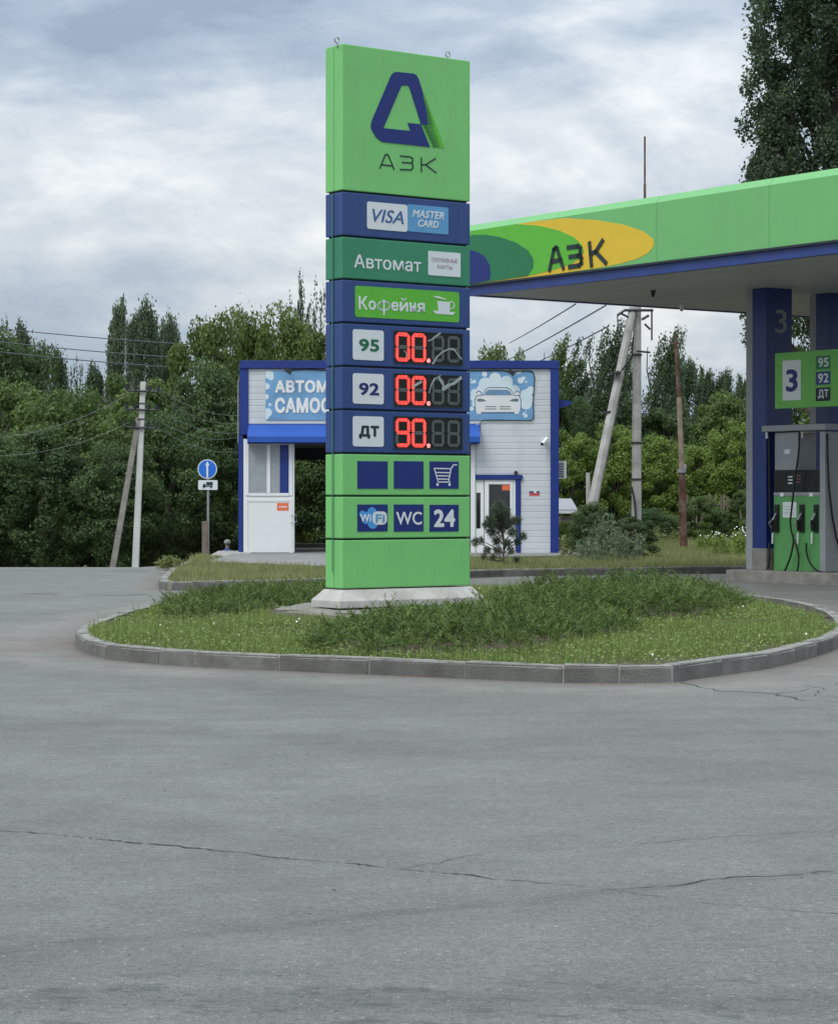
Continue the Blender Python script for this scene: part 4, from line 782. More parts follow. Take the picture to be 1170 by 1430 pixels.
# ------------------------------------------------------------------ price pylon
def pylon():
    O = Vector((-.92, 28.2, 0)); root = thing('price_pylon', 'tall green and blue petrol price pylon standing on the grass island', 'price sign', O)
    F = Frame(O, NV, -SV); B = Frame(O, SV, -NV); Wd, Dp = 1.925, .37
    # rows of the panel boundaries measured along the near corner
    rows = [(60, 264.5, GREEN), (267.2, 327.5, BLUE), (330, 387.8, TEAL), (390.3, 448.5, BLUE), (451, 509.5, BLUE), (512, 570.3, BLUE), (572.8, 631.5, BLUE), (634, 691.3, GREEN), (693.8, 752, GREEN), (754.6, 822, GREEN)]
    zz = lambda y: F.px(478.5, y)[1]
    cab = []
    for k, (a, b, m) in enumerate(rows):
        z1, z0 = zz(a), zz(b); mb = MB(); h = Dp/2-.004
        mb.box(F.at(Wd/2, (z0+z1)/2, -h/2-.0), NV, SV, (0, 0, 1), Wd/2, h/2, (z1-z0)/2)
        o = mb.build('panel', m, root, .012)
        if k in (4, 5, 6): o['label'] = 'blue panel carrying a fuel price'
        cab.append((o, z0, z1))
        mb = MB(); mb.box(F.at(Wd/2, (z0+z1)/2, -Dp+h/2), NV, SV, (0, 0, 1), Wd/2, h/2, (z1-z0)/2); mb.build('rear_panel', m, root, .012)
    mb = MB(); mb.box(F.at(Wd/2, (zz(60)+zz(822))/2, -Dp/2), NV, SV, (0, 0, 1), Wd/2-.03, Dp/2-.035, (zz(60)-zz(822))/2-.02); mb.build('core', CORE, root)
    mb = MB(); mb.tube([B.at(Dp/2, zz(268), .022), B.at(Dp/2, zz(800), .022)], .006, 8); mb.build('side_rod', TEAL, root)
    # lifting eyes
    for (x, y) in ((477, 57), (632, 77)):
        u, z = F.px(x, y); mb = MB(); c = F.at(u, z+.03, -.1); rr = .033
        mb.tube([c+NV*rr*math.cos(t*math.pi/8)+Vector((0, 0, rr*math.sin(t*math.pi/8))) for t in range(17)], .009, 6, cap=False)
        mb.tube([c-Vector((0, 0, rr)), c-Vector((0, 0, rr+.05))], .012, 6); mb.build('lifting_eye', STEEL, root)
    # plinth: flared white concrete
    zb, zt = .29, zz(823.5); e1, e0 = .015, .125; ring = []
    def rect_ring(e, z): return [F.at(-e, z, e), F.at(Wd+e, z, e), F.at(Wd+e, z, -Dp-e), F.at(-e, z, -Dp-e)]
    mb = MB(); rs = [rect_ring(e0, zb), rect_ring(e0, zb+.085), rect_ring(e1, zt-.005)]; mb.v = [p for r_ in rs for p in r_]; mb.f = [(3, 2, 1, 0), (8, 9, 10, 11)]
    for a in (0, 4):
        for k in range(4): mb.f.append((a+k, a+(k+1) % 4, a+4+(k+1) % 4, a+4+k))
    mb.build('plinth', CONC, root, .008)
    # helper shortcuts -------------------------------------------------
    Z1 = lambda x, y: (440+x/4.767, 40+y/4.767); Z2 = lambda x, y: (440+x/4.767, 310+y/4.767); Z3 = lambda x, y: (440+x/4.875, 590+y/4.875)
    def fr(Zf, x0, y0, x1, y1): a = Zf(x0, y0); b = Zf(x1, y1); return F.rect(a[0], a[1], b[0], b[1])
    def pts(Zf, L_): return [F.px(*Zf(x, y)) for x, y in L_]
    def plate(Zf, x0, y0, x1, y1, m, name, r=0, d0=.0005, d1=.006):
        mb = MB(); F.plate(mb, *fr(Zf, x0, y0, x1, y1), d0, d1, r); return mb.build(name, m, root)
    # emblem
    mb = MB(); F.poly(mb, pts(Z1, [(690, 345), (722, 425), (862, 795), (780, 788), (704, 634), (700, 560)]), .0005, .004); mb.build('emblem', LIME, root)
    mb = MB(); body = [(445, 752), (405, 722), (372, 665), (370, 640), (380, 600), (505, 308), (518, 292), (540, 285), (655, 297), (674, 308), (690, 340), (712, 420), (738, 560), (742, 640), (706, 634), (625, 384), (612, 374), (585, 373), (570, 382), (452, 660), (632, 678), (615, 625), (707, 636), (765, 786)]
    leg = [(570, 382), (452, 660), (445, 752), (405, 722), (372, 665), (370, 640), (380, 600), (505, 308), (518, 292), (540, 285), (655, 297), (674, 308), (690, 340), (625, 384), (612, 374), (585, 373)]
    F.poly(mb, pts(Z1, leg), .0005, .009); F.poly(mb, pts(Z1, [(625, 384), (690, 340), (715, 425), (738, 540), (750, 640), (712, 638), (704, 634)]), .0005, .0088)
    F.poly(mb, pts(Z1, [(452, 660), (632, 678), (615, 625), (700, 634), (763, 786), (445, 752)]), .0005, .0086); mb.build('emblem', NAVY, root)
    mb = MB()
    for k in range(38):
        y = 440+k*9.2; xl = 722+(y-440)*.14 if y < 640 else 712+(y-640)*.49; xo = 690+(y-345)*.382; t = (k+3)/46
        xe = xl+(xo-xl)*(.92-.25*t); F.poly(mb, pts(Z1, [(xl+6, y), (xe, y+4), (xl+6, y+6)]), .004, .0075)
    mb.build('emblem_hatching', mat('emblem_dark_green', (.01, .09, .06), .5), root)
    st = MB(); w = .016
    F.strokes(st, [pts(Z1, l) for l in ([(430, 925), (463, 845), (470, 836), (480, 836), (488, 845), (524, 933)], [(440, 903), (512, 912)], [(567, 845), (635, 852), (648, 862), (648, 880), (640, 892), (578, 888)], [(640, 892), (650, 905), (650, 925), (636, 938), (567, 935)], [(706, 857), (706, 948)], [(800, 862), (735, 903), (802, 956)], [(706, 903), (735, 903)])], w, .0005, .006)
    st.build('lettering', INK, root)
    # bank cards
    plate(Z1, 345, 1148, 613, 1330, WHITEF, 'card_panel', .03); plate(Z1, 614, 1166, 885, 1347, SKYF, 'card_panel', .02)
    F.text('VISA', fr(Z1, 378, 1196, 588, 1283), .006, mat('card_blue_ink', (.05, .12, .28), .5), root, bold=.012, shear=.25)
    F.text('MASTER', fr(Z1, 645, 1202, 855, 1252), .006, WHITEF, root, bold=.02, shear=.25); F.text('CARD', fr(Z1, 682, 1268, 820, 1316), .006, WHITEF, root, bold=.02, shear=.25)
    # teal row
    F.text('Автомат', fr(Z2, 258, 212, 705, 302), .0005, WHITEF, root, bold=.012)
    plate(Z2, 752, 190, 966, 352, WHITEF, 'card_panel', .015)
    gi = mat('faded_red_ink', (.30, .20, .26), .6); F.text('ТОПЛИВНЫЕ', fr(Z2, 770, 234, 945, 260), .006, gi, root); F.text('КАРТЫ', fr(Z2, 812, 282, 910, 308), .006, gi, root)
    # coffee row
    plate(Z2, 265, 422, 958, 630, LIME, 'cafe_panel', .03)
    bl = lambda x: 580+.046*(x-288)
    F.text('К', fr(Z2, 288, bl(288)-90, 346, bl(288)), .006, WHITEF, root, bold=.02)
    for ch, x0, x1 in (('о', 354, 402), ('е', 506, 553), ('н', 628, 668), ('я', 676, 728)): F.text(ch, fr(Z2, x0, bl(x0)-62, x1, bl(x0)), .006, WHITEF, root, bold=.025)
    F.text('и', fr(Z2, 561, bl(561)-62, 617, bl(561)), .006, WHITEF, root, bold=.02)
    sf = MB(); F.strokes(sf, [pts(Z2, [(574, bl(574)-86), (582, bl(582)-74), (594, bl(594)-74), (602, bl(602)-86)])], .016, .006, .009)
    F.strokes(sf, [pts(Z2, [(456, bl(456)-68), (456, bl(456)+26)])], .020, .006, .0092)
    F.strokes(sf, [pts(Z2, [(456+40*math.sin(a), bl(456)-31-29*math.cos(a)) for a in [k*math.pi/10 for k in range(21)]])], .020, .006, .0088)
    sf.build('lettering', WHITEF, root)
    cup = MB(); F.poly(cup, pts(Z2, [(810, 525), (895, 532), (892, 600), (820, 594)]), .0062, .011); F.poly(cup, pts(Z2, [(780, 588), (930, 600), (915, 618), (800, 610)]), .0062, .0105)
    F.poly(cup, pts(Z2, [(782, 498), (812, 492), (868, 512), (866, 518)]), .0062, .0108)
    F.strokes(cup, [pts(Z2, [(893, 535), (910, 530), (924, 545), (922, 565), (905, 578), (890, 576)])], .012, .0062, .0104); cup.build('cup_symbol', WHITEF, root)
    # fuel rows
    Z4 = lambda x, y: (540+x/7.525, 450+y/7.525)
    def seg_digit(u0, u1, z0, z1, lit):
        w = (u1-u0)*.20; zm = (z0+z1)/2; g = w*.02; h = w/2
        S_ = {'a': [(u0+h+g, z1-h), (u0+w+g*0, z1), (u1-w, z1), (u1-h-g, z1-h), (u1-w-g, z1-w), (u0+w+g, z1-w)],
              'g': [(u0+h+g, zm), (u0+w+g, zm+h), (u1-w-g, zm+h), (u1-h-g, zm), (u1-w-g, zm-h), (u0+w+g, zm-h)],
              'd': [(u0+h+g, z0+h), (u0+w+g, z0+w), (u1-w-g, z0+w), (u1-h-g, z0+h), (u1-w, z0), (u0+w, z0)],
              'f': [(u0+h, z1-h-g), (u0+w, z1-w-g), (u0+w, zm+h+g), (u0+h, zm+g), (u0, zm+h), (u0, z1-w)],
              'e': [(u0+h, z0+h+g), (u0, z0+w), (u0, zm-h), (u0+h, zm-g), (u0+w, zm-h-g), (u0+w, z0+w+g)],
              'b': [(u1-h, z1-h-g), (u1, z1-w), (u1, zm+h), (u1-h, zm+g), (u1-w, zm+h+g), (u1-w, z1-w-g)],
              'c': [(u1-h, z0+h+g), (u1-w, z0+w+g), (u1-w, zm-h-g), (u1-h, zm-g), (u1, zm-h), (u1, z0+w)]}
        for k, p in S_.items():
            mb = MB(); F.poly(mb, p, .006, .010 if k in lit else .008); o = mb.build('segment', LED if k in lit else SEGOFF, root)
            if k in lit: o['label'] = 'lit red segment'
    ALL = 'abcdefg'
    for (yt, yb, digs, tile, txt, ink) in ((462.4, 505.6, ('abcdef', 'abcdef'), (712, 915), '95', INKG), (522.2, 566.0, ('abcdef', 'abcdef'), (1005, 1208), '92', INKB), (582.2, 625.6, ('abcdfg', 'abcdef'), (1291, 1493), 'ДТ', INK)):
        r = F.rect(550.5, yt, 644.3, yb); mb = MB(); F.plate(mb, *r, .0005, .005); mb.build('display', DISP, root)
        mb = MB()
        for (a0, a1, c0, c1) in ((r[0]-.012, r[1]+.012, r[3], r[3]+.012), (r[0]-.012, r[1]+.012, r[2]-.012, r[2]), (r[0]-.012, r[0], r[2], r[3]), (r[1], r[1]+.012, r[2], r[3])): F.plate(mb, a0, a1, c0, c1, .0005, .012)
        mb.build('display_frame', CORE, root)
        hz = r[3]-r[2]; z0 = r[2]+hz*.035; z1 = r[3]-hz*.03
        us = [F.px(540+x/7.525, yt)[0] for x in (88, 240, 256, 410, 470, 600, 635, 765)]
        for k in range(4): seg_digit(us[2*k], us[2*k+1], z0+(0 if k < 2 else .012), z1-(0 if k < 2 else .012), digs[k] if k < 2 else '')
        ud = F.px(540+436/7.525, yt)[0]; mb = MB(); mb.disc(F.at(ud, z0+.022, .006), NV, (0, 0, 1), .026, F.n*.006, 14); o = mb.build('decimal_point', LEDD, root)
        mb = MB(); F.plate(mb, *fr(Z2, 250, tile[0], 455, tile[1]), .0005, .006, .03); mb.build('fuel_tile', WHITEF, root)
        hgt = (tile[1]-tile[0]); F.text(txt, fr(Z2, 290, tile[0]+hgt*.31, 424, tile[0]+hgt*(.72 if txt != 'ДТ' else .74)), .006, ink, root, bold=.03 if txt != 'ДТ' else .055)
    fl = MB()
    for ln, w in (([(430, 195), (470, 180), (520, 140), (555, 112)], .022), ([(480, 430), (520, 365), (580, 310), (650, 278), (700, 285), (740, 340), (780, 385)], .028), ([(590, 700), (640, 665), (700, 640), (770, 585)], .05), ([(540, 580), (580, 640), (600, 700)], .04), ([(440, 740), (460, 660), (500, 590), (560, 560)], .02), ([(280, 670), (330, 640), (355, 625)], .035), ([(180, 300), (205, 330), (195, 375)], .02)):
        q = pts(Z4, ln)
        for a, b in zip(q[:-1], q[1:]): F.strokes(fl, [[a, b]], w*R.uniform(.6, 1), .0112, .0118+R.uniform(0, .003))
    fl.build('torn_film', FILM, root)['kind'] = 'stuff'
    # service squares
    for row in ((262, 450), (558, 743)):
        for (a, b) in ((287, 492), (535, 736), (778, 975)): plate(Z3, a, row[0]+(2 if a > 600 else 0), b, row[1], NAVY, 'service_tile')
    F.text('WC', fr(Z3, 550, 608, 724, 697), .006, WHITEF, root, bold=.012); F.text('24', fr(Z3, 806, 592, 950, 712), .006, WHITEF, root, bold=.035)
    ct = MB(); F.strokes(ct, [pts(Z3, l) for l in ([(808, 312), (835, 405), (915, 405)], [(812, 312), (922, 315), (940, 288), (960, 288)], [(922, 315), (905, 405)], [(818, 340), (915, 342)], [(826, 362), (910, 364)], [(832, 384), (905, 386)])], .014, .0062, .010)
    for c in ((830, 422), (912, 422)): u, z = F.px(*Z3(*c)); ct.disc(F.at(u, z, .0062), NV, (0, 0, 1), .018, F.n*.004, 12)
    ct.build('trolley_symbol', WHITEF, root)
    cl = MB()
    for (x, y, r_) in ((345, 650, .08), (385, 615, .075), (390, 680, .085), (320, 625, .05), (430, 650, .09)):
        u, z = F.px(*Z3(x, y)); cl.disc(F.at(u, z, .0062), NV, (0, 0, 1), r_*1.0*.92, F.n*(.002+r_*.01), 20)
    cl.build('wireless_symbol', mat('wireless_blue', (.06, .28, .60), .4), root)
    mb = MB(); F.plate(mb, *fr(Z3, 388, 606, 486, 696), .0062, .0105, .06); mb.build('wireless_symbol', WHITEF, root)
    F.text('Wi', fr(Z3, 304, 624, 378, 678), .0095, WHITEF, root, bold=.02); F.text('Fi', fr(Z3, 408, 624, 470, 680), .0105, SKYF, root, bold=.02)
    return root
PY = pylon()
# concrete pad under the plinth
F0 = Frame((-.92, 28.2, 0), NV, -SV)
pad = MB(); zt = .288
P4 = [G(379, 849.5, zt), G(545, 858, zt), G(668, 852, zt), Vector((1.25, 30.2, zt)), Vector((-.9, 30.6, zt)), Vector((-1.5, 29.6, zt))]
pad.prism([p for p in P4], Vector((0, 0, -.34))); pm = pad.mesh('foundation_pad', .03)
rr = random.Random(3)
bm = bmesh.new(); bm.from_mesh(pm); bmesh.ops.subdivide_edges(bm, edges=[e for e in bm.edges if e.calc_length() > .4], cuts=5, use_grid_fill=True)
for v in bm.verts: v.co += Vector((rr.uniform(-.03, .03), rr.uniform(-.03, .03), rr.uniform(-.03, .004)))
bm.to_mesh(pm); bm.free(); pm.materials.append(CONCD)
tag(link_mesh('foundation_pad', pm), 'broken grey concrete pad under the white plinth of the pylon', 'concrete pad')

# ------------------------------------------------------------------ canopy
def canopy():
    c0 = Vector((1.02, 47.2, 0))+SV*.15; root = thing('station_canopy', 'green fascia canopy with blue edge over the fuel dispensers', 'canopy', c0)
    F = Frame(c0, -SV, -NV); zs, zl, zt = 5.70, 5.92, 7.06; Ln, Dn = 26., 10.2
    n = 9; pw = Ln/n
    for side in range(2):
        for k in range(n):
            u0 = k*pw+.004; u1 = (k+1)*pw-.004; mb = MB()
            if side == 0: prof = [(0, zl), (0, zt-.06), (-.10, zt+.07), (-.25, zt+.07), (-.25, zl)]
            else: prof = [(-Dn, zl), (-Dn, zt), (-Dn+.10, zt+.07), (-Dn+.25, zt+.07), (-Dn+.25, zl)]
            mb.prism([F.at(u0, z, d) for d, z in prof], F.ux*(u1-u0)); mb.build('fascia_panel', CANG, root)
    for u in (0, Ln-.25):
        mb = MB(); mb.prism([F.at(u, zl, -.25), F.at(u, zt+.07, -.25), F.at(u, zt+.07, -Dn+.25), F.at(u, zl, -Dn+.25)], F.ux*.25); mb.build('end_fascia', CANG, root)
    lip = MB(); lip.box(F.at(Ln/2, zl-.022, -.06), -SV, NV, (0, 0, 1), Ln/2+.01, .09, .02); lip.build('fascia_lip', CORE, root)
    mb = MB(); d = .06
    mb.box(F.at(Ln/2, (zs+zl)/2-.02, -.09), -SV, NV, (0, 0, 1), Ln/2-.02, .06, (zl-zs)/2-.02); mb.box(F.at(Ln/2, (zs+zl)/2-.02, -Dn+.09), -SV, NV, (0, 0, 1), Ln/2-.02, .06, (zl-zs)/2-.02)
    mb.box(F.at(.09, (zs+zl)/2-.02, -Dn/2), -SV, NV, (0, 0, 1), .06, Dn/2-.16, (zl-zs)/2-.02); mb.build('edge_trim', CANB, root)
    # soffit boards running along the canopy
    nb = 17; bw = (Dn-.34)/nb
    for k in range(nb):
        mb = MB(); mb.box(F.at(Ln/2, zs+.04, -.17-bw*(k+.5)), -SV, NV, (0, 0, 1), Ln/2-.18, bw/2-.006, .02); mb.build('soffit_board', SOFF, root)
    mb = MB(); mb.box(F.at(Ln/2, (zs+zt)/2+.25, -Dn/2), -SV, NV, (0, 0, 1), Ln/2-.26, Dn/2-.26, (zt-zs)/2-.3); mb.build('roof', GREYP, root)
    Z7 = lambda x, y: F.px(640+x/2.2075, 180+y/2.2075)
    def film(L_, m, d0, d1):
        q = [Z7(*p) for p in L_]; q = [(max(u, .01), min(max(z, zl+.002), zt-.062)) for u, z in q]; mb = MB(); F.poly(mb, q, d0, d1); mb.build('emblem', m, root)
    film([(15, 310), (100, 290), (160, 279), (230, 274), (330, 274), (430, 281), (510, 294), (570, 315), (598, 336), (604, 350), (600, 365), (584, 383), (550, 400), (500, 415), (430, 428), (300, 450), (15, 500)], YEL, .001, .005)
    film([(15, 305), (60, 296), (120, 291), (180, 291), (250, 298), (310, 312), (355, 332), (380, 354), (388, 375), (380, 395), (350, 415), (300, 432), (230, 450), (15, 500)], LIME, .005, .009)
    film([(15, 333), (50, 326), (85, 325), (130, 333), (180, 350), (215, 373), (232, 400), (232, 428), (215, 453), (15, 500)], DGREEN, .009, .013)
    film([(15, 372), (40, 373), (62, 379), (85, 395), (98, 420), (101, 445), (97, 466), (15, 500)], NAVY, .013, .017)
    st = MB()
    F.strokes(st, [[Z7(*p) for p in l] for l in ([(283, 434), (296, 372), (302, 366), (306, 368), (325, 428)], [(292, 408), (318, 403)], [(340, 365), (370, 361), (378, 367), (378, 384), (372, 390), (346, 394)], [(372, 390), (381, 398), (381, 412), (374, 420), (344, 425)], [(406, 352), (412, 420)], [(446, 344), (425, 378), (410, 384)], [(425, 378), (456, 412)])], .085, .0175, .024)
    st.build('lettering', INK, root)
    for (x, y) in ((600, 500), (688, 545)):                         # little cameras hanging from the soffit
        pxx, pyy = 640+x/2.2075, 180+y/2.2075; Yc = (zs-EYE)*FPX/(HZ-pyy); p = Vector(((pxx-CX)/FPX*Yc, Yc, zs+.02))
        t = thing('dome_camera', 'small dark dome camera under the canopy soffit, the %s one' % ('left' if x < 650 else 'right'), 'camera', p-Vector((0, 0, .1)))
        mb = MB(); mb.tube([p, p-Vector((0, 0, .05)), p-Vector((0, 0, .1))], .06, 10, .035); mb.build('housing', WHITEP if x > 650 else DARKM, t); mb = MB(); mb.disc(p-Vector((0, 0, .1)), (1, 0, 0), (0, 1, 0), .03, (0, 0, -.03), 10); mb.build('lens', BLACK, t)
    return root
canopy()
mb = MB(); a = P(900.3, 300, 49); tp = P(900.3, 190, 49)
t = thing('antenna_mast', 'thin rusty red mast standing on the canopy roof', 'mast', (a.x, a.y, 6.9)); mb.tube([Vector((a.x, a.y, 6.9)), Vector((a.x, a.y, tp.z-1))], .028, 8); mb.build('lower_pole', RUST, t)
mb = MB(); mb.tube([Vector((a.x, a.y, tp.z-1.02)), Vector((tp.x, tp.y, tp.z))], .02, 8); mb.build('upper_pole', RUST, t)

# ------------------------------------------------------------------ pump island, columns, dispenser
ic = Vector((5.99, 45.8, 0)); FI = Frame(ic, -SV, -NV)
t = thing('pump_island', 'raised grey concrete island under the dispenser and column', 'kerbed island', ic)
mb = MB(); mb.box(FI.at(6, .1, -.85), -SV, NV, (0, 0, 1), 6, .85, .12); mb.build('island_slab', CONCD, t, .02)
def column(c, label, num=None):
    root = thing('canopy_column', label, 'column', (c.x, c.y, .22), 'columns carrying the canopy')
    A = Frame(c, NV, -SV); B = Frame(c, SV, -NV); z0, z1 = .22, 5.72
    mb = MB(); mb.box(A.at(.35, (z0+.42+z1)/2, -.19), NV, SV, (0, 0, 1), .35, .19, (z1-z0-.42)/2); mb.build('blue_cladding', COLB, root, .006)
    mb = MB(); mb.box(A.at(.35, (z0+z1)/2, -.47), NV, SV, (0, 0, 1), .352, .088, (z1-z0)/2); mb.build('grey_pilaster', GREYP, root, .006)
    mb = MB(); mb.box(A.at(.35, z0+.21, -.19), NV, SV, (0, 0, 1), .36, .2, .21); mb.build('base', CONCD, root, .01)
    if num:
        r = A.rect(1000+255/3.106, 380+160/3.106, 1000+306/3.106, 380+264/3.106); A.text(num, r, .001, mat('column_numeral', (.20, .22, .24), .5), root, bold=.01)
    return root
column(Vector((6.75, 45.6, 0)), 'blue canopy column marked with a grey 3, left of the dispenser', '3')
column(Vector((7.87+.32, 47.2-.45, 0)), 'second blue canopy column partly hidden behind the dispenser, at the right edge')
column(Vector((6.75, 45.6, 0))-SV*9, 'blue canopy column beyond the right edge of the picture')

def dispenser():
    O = Vector((6.86, 45.5, 0)); F = Frame(O, -SV, -NV); root = thing('fuel_dispenser', 'green and grey fuel dispenser with black hoses beside the blue column', 'fuel dispenser', (O.x, O.y, .22))
    Z = lambda x, y: F.px(1060+x/5.3, 560+y/5.3); zb = .22; dep = .55
    def bx(x0, y0, x1, y1, d0, d1, m, name, bev=.006, parent=None, z0=None):
        ua, za = Z(x0, y0); ub, _ = Z(x1, y0); _, zc = Z(x0, y1)
        if z0 is not None: zc = z0
        mb = MB(); mb.box(F.at((ua+ub)/2, (za+zc)/2, (d0+d1)/2), F.ux, F.n, (0, 0, 1), (ub-ua)/2, abs(d1-d0)/2, (za-zc)/2); return mb.build(name, m, parent or root, bev)
    bx(108, 704, 455, 1258, -dep, 0, PUMPG, 'lower_body', z0=zb); bx(108, 676, 455, 702, -dep, .004, GREYP, 'shelf_strip')
    bx(112, 514, 452, 674, -dep, .012, DISP, 'display_panel'); bx(110, 236, 282, 512, -dep+.05, -.02, GREYP, 'upper_panel')
    u0, z0_ = Z(456, 225); u1, _ = Z(497, 225); Lr = u1
    mb = MB(); mb.box(F.at((u0+u1)/2, (zb+z0_)/2, -dep/2), F.ux, F.n, (0, 0, 1), (u1-u0)/2, dep/2+.03, (z0_-zb)/2-.004); mb.build('side_housing', GREYP, root, .01)
    ua, za = Z(42, 184); ub, _ = Z(497, 184); _, zc = Z(42, 228)
    mb = MB(); mb.box(F.at((ua+ub)/2+.02, (za+zc)/2, -dep/2), F.ux, F.n, (0, 0, 1), (ub-ua)/2+.03, dep/2+.08, (za-zc)/2); mb.build('top_beam', GREYP, root, .01)
    bx(182, 358, 224, 392, -.02, -.012, WHITEF, 'sticker', 0); bx(175, 748, 278, 862, .0, .004, PAPER, 'notice', 0)
    for y in (780, 800, 822, 836): bx(198 if y < 790 else 190, y, 262 if y < 790 else 258, y+4, .0042, .0055, mat('faint_ink', (.3, .33, .33), .6) if 'faint_ink' not in MATS else MATS['faint_ink'], 'print_line', 0)
    for y in (556, 580, 604): bx(216, y, 250, y+9, .0125, .0145, PAPER, 'display_text', 0); bx(262, y-8, 310, y+2, .0125, .0145, mat('reddish_print', (.16, .07, .07), .5) if 'reddish_print' not in MATS else MATS['reddish_print'], 'display_text', 0)
    for x in (160, 375): bx(x, 680, x+26, 706, .0045, .02, WHITEP, 'lock', 0)
    # boots and nozzles
    for (x0, x1) in ((120, 150), (305, 338), (410, 440)):
        bt = bx(x0, 766, x1, 972, .0, .035, BLACK, 'nozzle_boot', .004)
        cx = (x0+x1)/2; a = F.at(*Z(cx+6, 830), .06); b = F.at(*Z(cx-8, 880), .10); c = F.at(*Z(cx-14, 960), .07); e = F.at(*Z(cx-26, 905), .14)
        mb = MB(); mb.tube([a, b], .016, 8, .02); o = mb.build('nozzle', STEEL, root); mb = MB(); mb.tube([b, b.lerp(c, .4), c], .032, 8, .022); mb.build('grip', BLACK, o)
        mb = MB(); mb.tube([b+Vector((0, 0, .02)), e, e.lerp(c, .6)], .010, 6); mb.build('trigger', STEEL, o)
        mb = MB(); d0 = F.at(*Z(cx-16, 975), .07); d1 = F.at(*Z(cx-18, 1055), .07); mb.tube([d0, d1], .017, 8); mb.build('hose_swivel', WHITEP, o)
    def hose(pts_, name='hose', dd=.08):
        P3 = [F.at(*Z(p[0], p[1]), p[2] if len(p) > 2 else dd) for p in pts_]; q = []
        for i in range(len(P3)-1):
            g_ = lambda k: P3[max(0, min(len(P3)-1, k))]; p0, p1, p2, p3 = g_(i-1), g_(i), g_(i+1), g_(i+2)
            for s_ in range(7): t = s_/7; q.append(.5*((2*p1)+(-p0+p2)*t+(2*p0-5*p1+4*p2-p3)*t*t+(-p0+3*p1-3*p2+p3)*t**3))
        q.append(P3[-1]); mb = MB(); mb.tube(q, .019, 8); return mb.build(name, BLACK, root, smooth=True)
    hose([(340, 228), (335, 360), (315, 520), (295, 680), (278, 830), (272, 900), (285, 985), (318, 1080), (334, 1170), (318, 1270), (265, 1330), (210, 1352), (178, 1352)], dd=.15)
    hose([(178, 1338), (225, 1265), (270, 1160), (292, 1060), (292, 985)], dd=.15)
    hose([(382, 1050), (384, 1120), (405, 1190), (450, 1245), (500, 1268), (600, 1272)], dd=.12)
    hose([(96, 1055), (98, 1130), (92, 1210), (84, 1240)], dd=.08); hose([(78, 235), (82, 420), (84, 700), (90, 900), (100, 980)], dd=.03)
    for (x, y) in ((78, 232), (340, 228)): mb = MB(); p = F.at(*Z(x, y), .08); mb.tube([p, p-Vector((0, 0, .12))], .022, 8); mb.build('hose_coupling', WHITEP, root)
    # hose on the gray end
    E = Frame(F.at(Lr, 0, .03), NV, -SV); Ze = lambda x, y: E.px(1060+x/5.3, 560+y/5.3)
    q = [E.at(*Ze(x, y), .04) for x, y in ((492, 240), (495, 400), (505, 640), (530, 860), (560, 1010), (590, 1110), (620, 1160))]; mb = MB(); mb.tube(q, .02, 8); mb.build('hose', BLACK, root, smooth=True)
    # number and price board above, hung from the column
    O2 = Vector((6.9, 45.42, 0))-NV*.05; G2 = Frame(O2, -SV, -NV); Z6 = lambda x, y: G2.px(1000+x/3.106, 380+y/3.106)
    bd = thing('pump_number_board', 'lime green board with 3 and fuel grades above the dispenser', 'sign', (O2.x, O2.y, 3.3))
    ua, za = Z6(255, 352); _, zc = Z6(255, 592); mb = MB(); G2.plate(mb, ua, 2.05, zc, za, -.08, 0); mb.build('board', mat('board_lime', (.13, .43, .07), .4, .04), bd)
    def rc(x0, y0, x1, y1): a = Z6(x0, y0); b = Z6(x1, y0); c = Z6(x0, y1); return (a[0], b[0], c[1], a[1])
    mb = MB(); G2.plate(mb, *rc(288, 384, 367, 557), .0005, .004); mb.build('number_tile', WHITEF, bd); G2.text('3', rc(303, 422, 354, 520), .004, INKB, bd, bold=.03)
    for k, (s_, y0, y1, m_) in enumerate((('95', 364, 422, DGREEN), ('92', 432, 490, COLB), ('ДТ', 502, 560, CORE))):
        mb = MB(); G2.plate(mb, *rc(432, y0, 495, y1), .0005, .004); mb.build('grade_tile', m_, bd); G2.text(s_, rc(443, y0+8, 488, y1-10), .004, WHITEF, bd, bold=.02)
    mb = MB(); mb.box(G2.at(.4, 4.0, -.14), G2.ux, G2.n, (0, 0, 1), .5, .05, .05); mb.build('bracket', DARKM, bd)
dispenser()

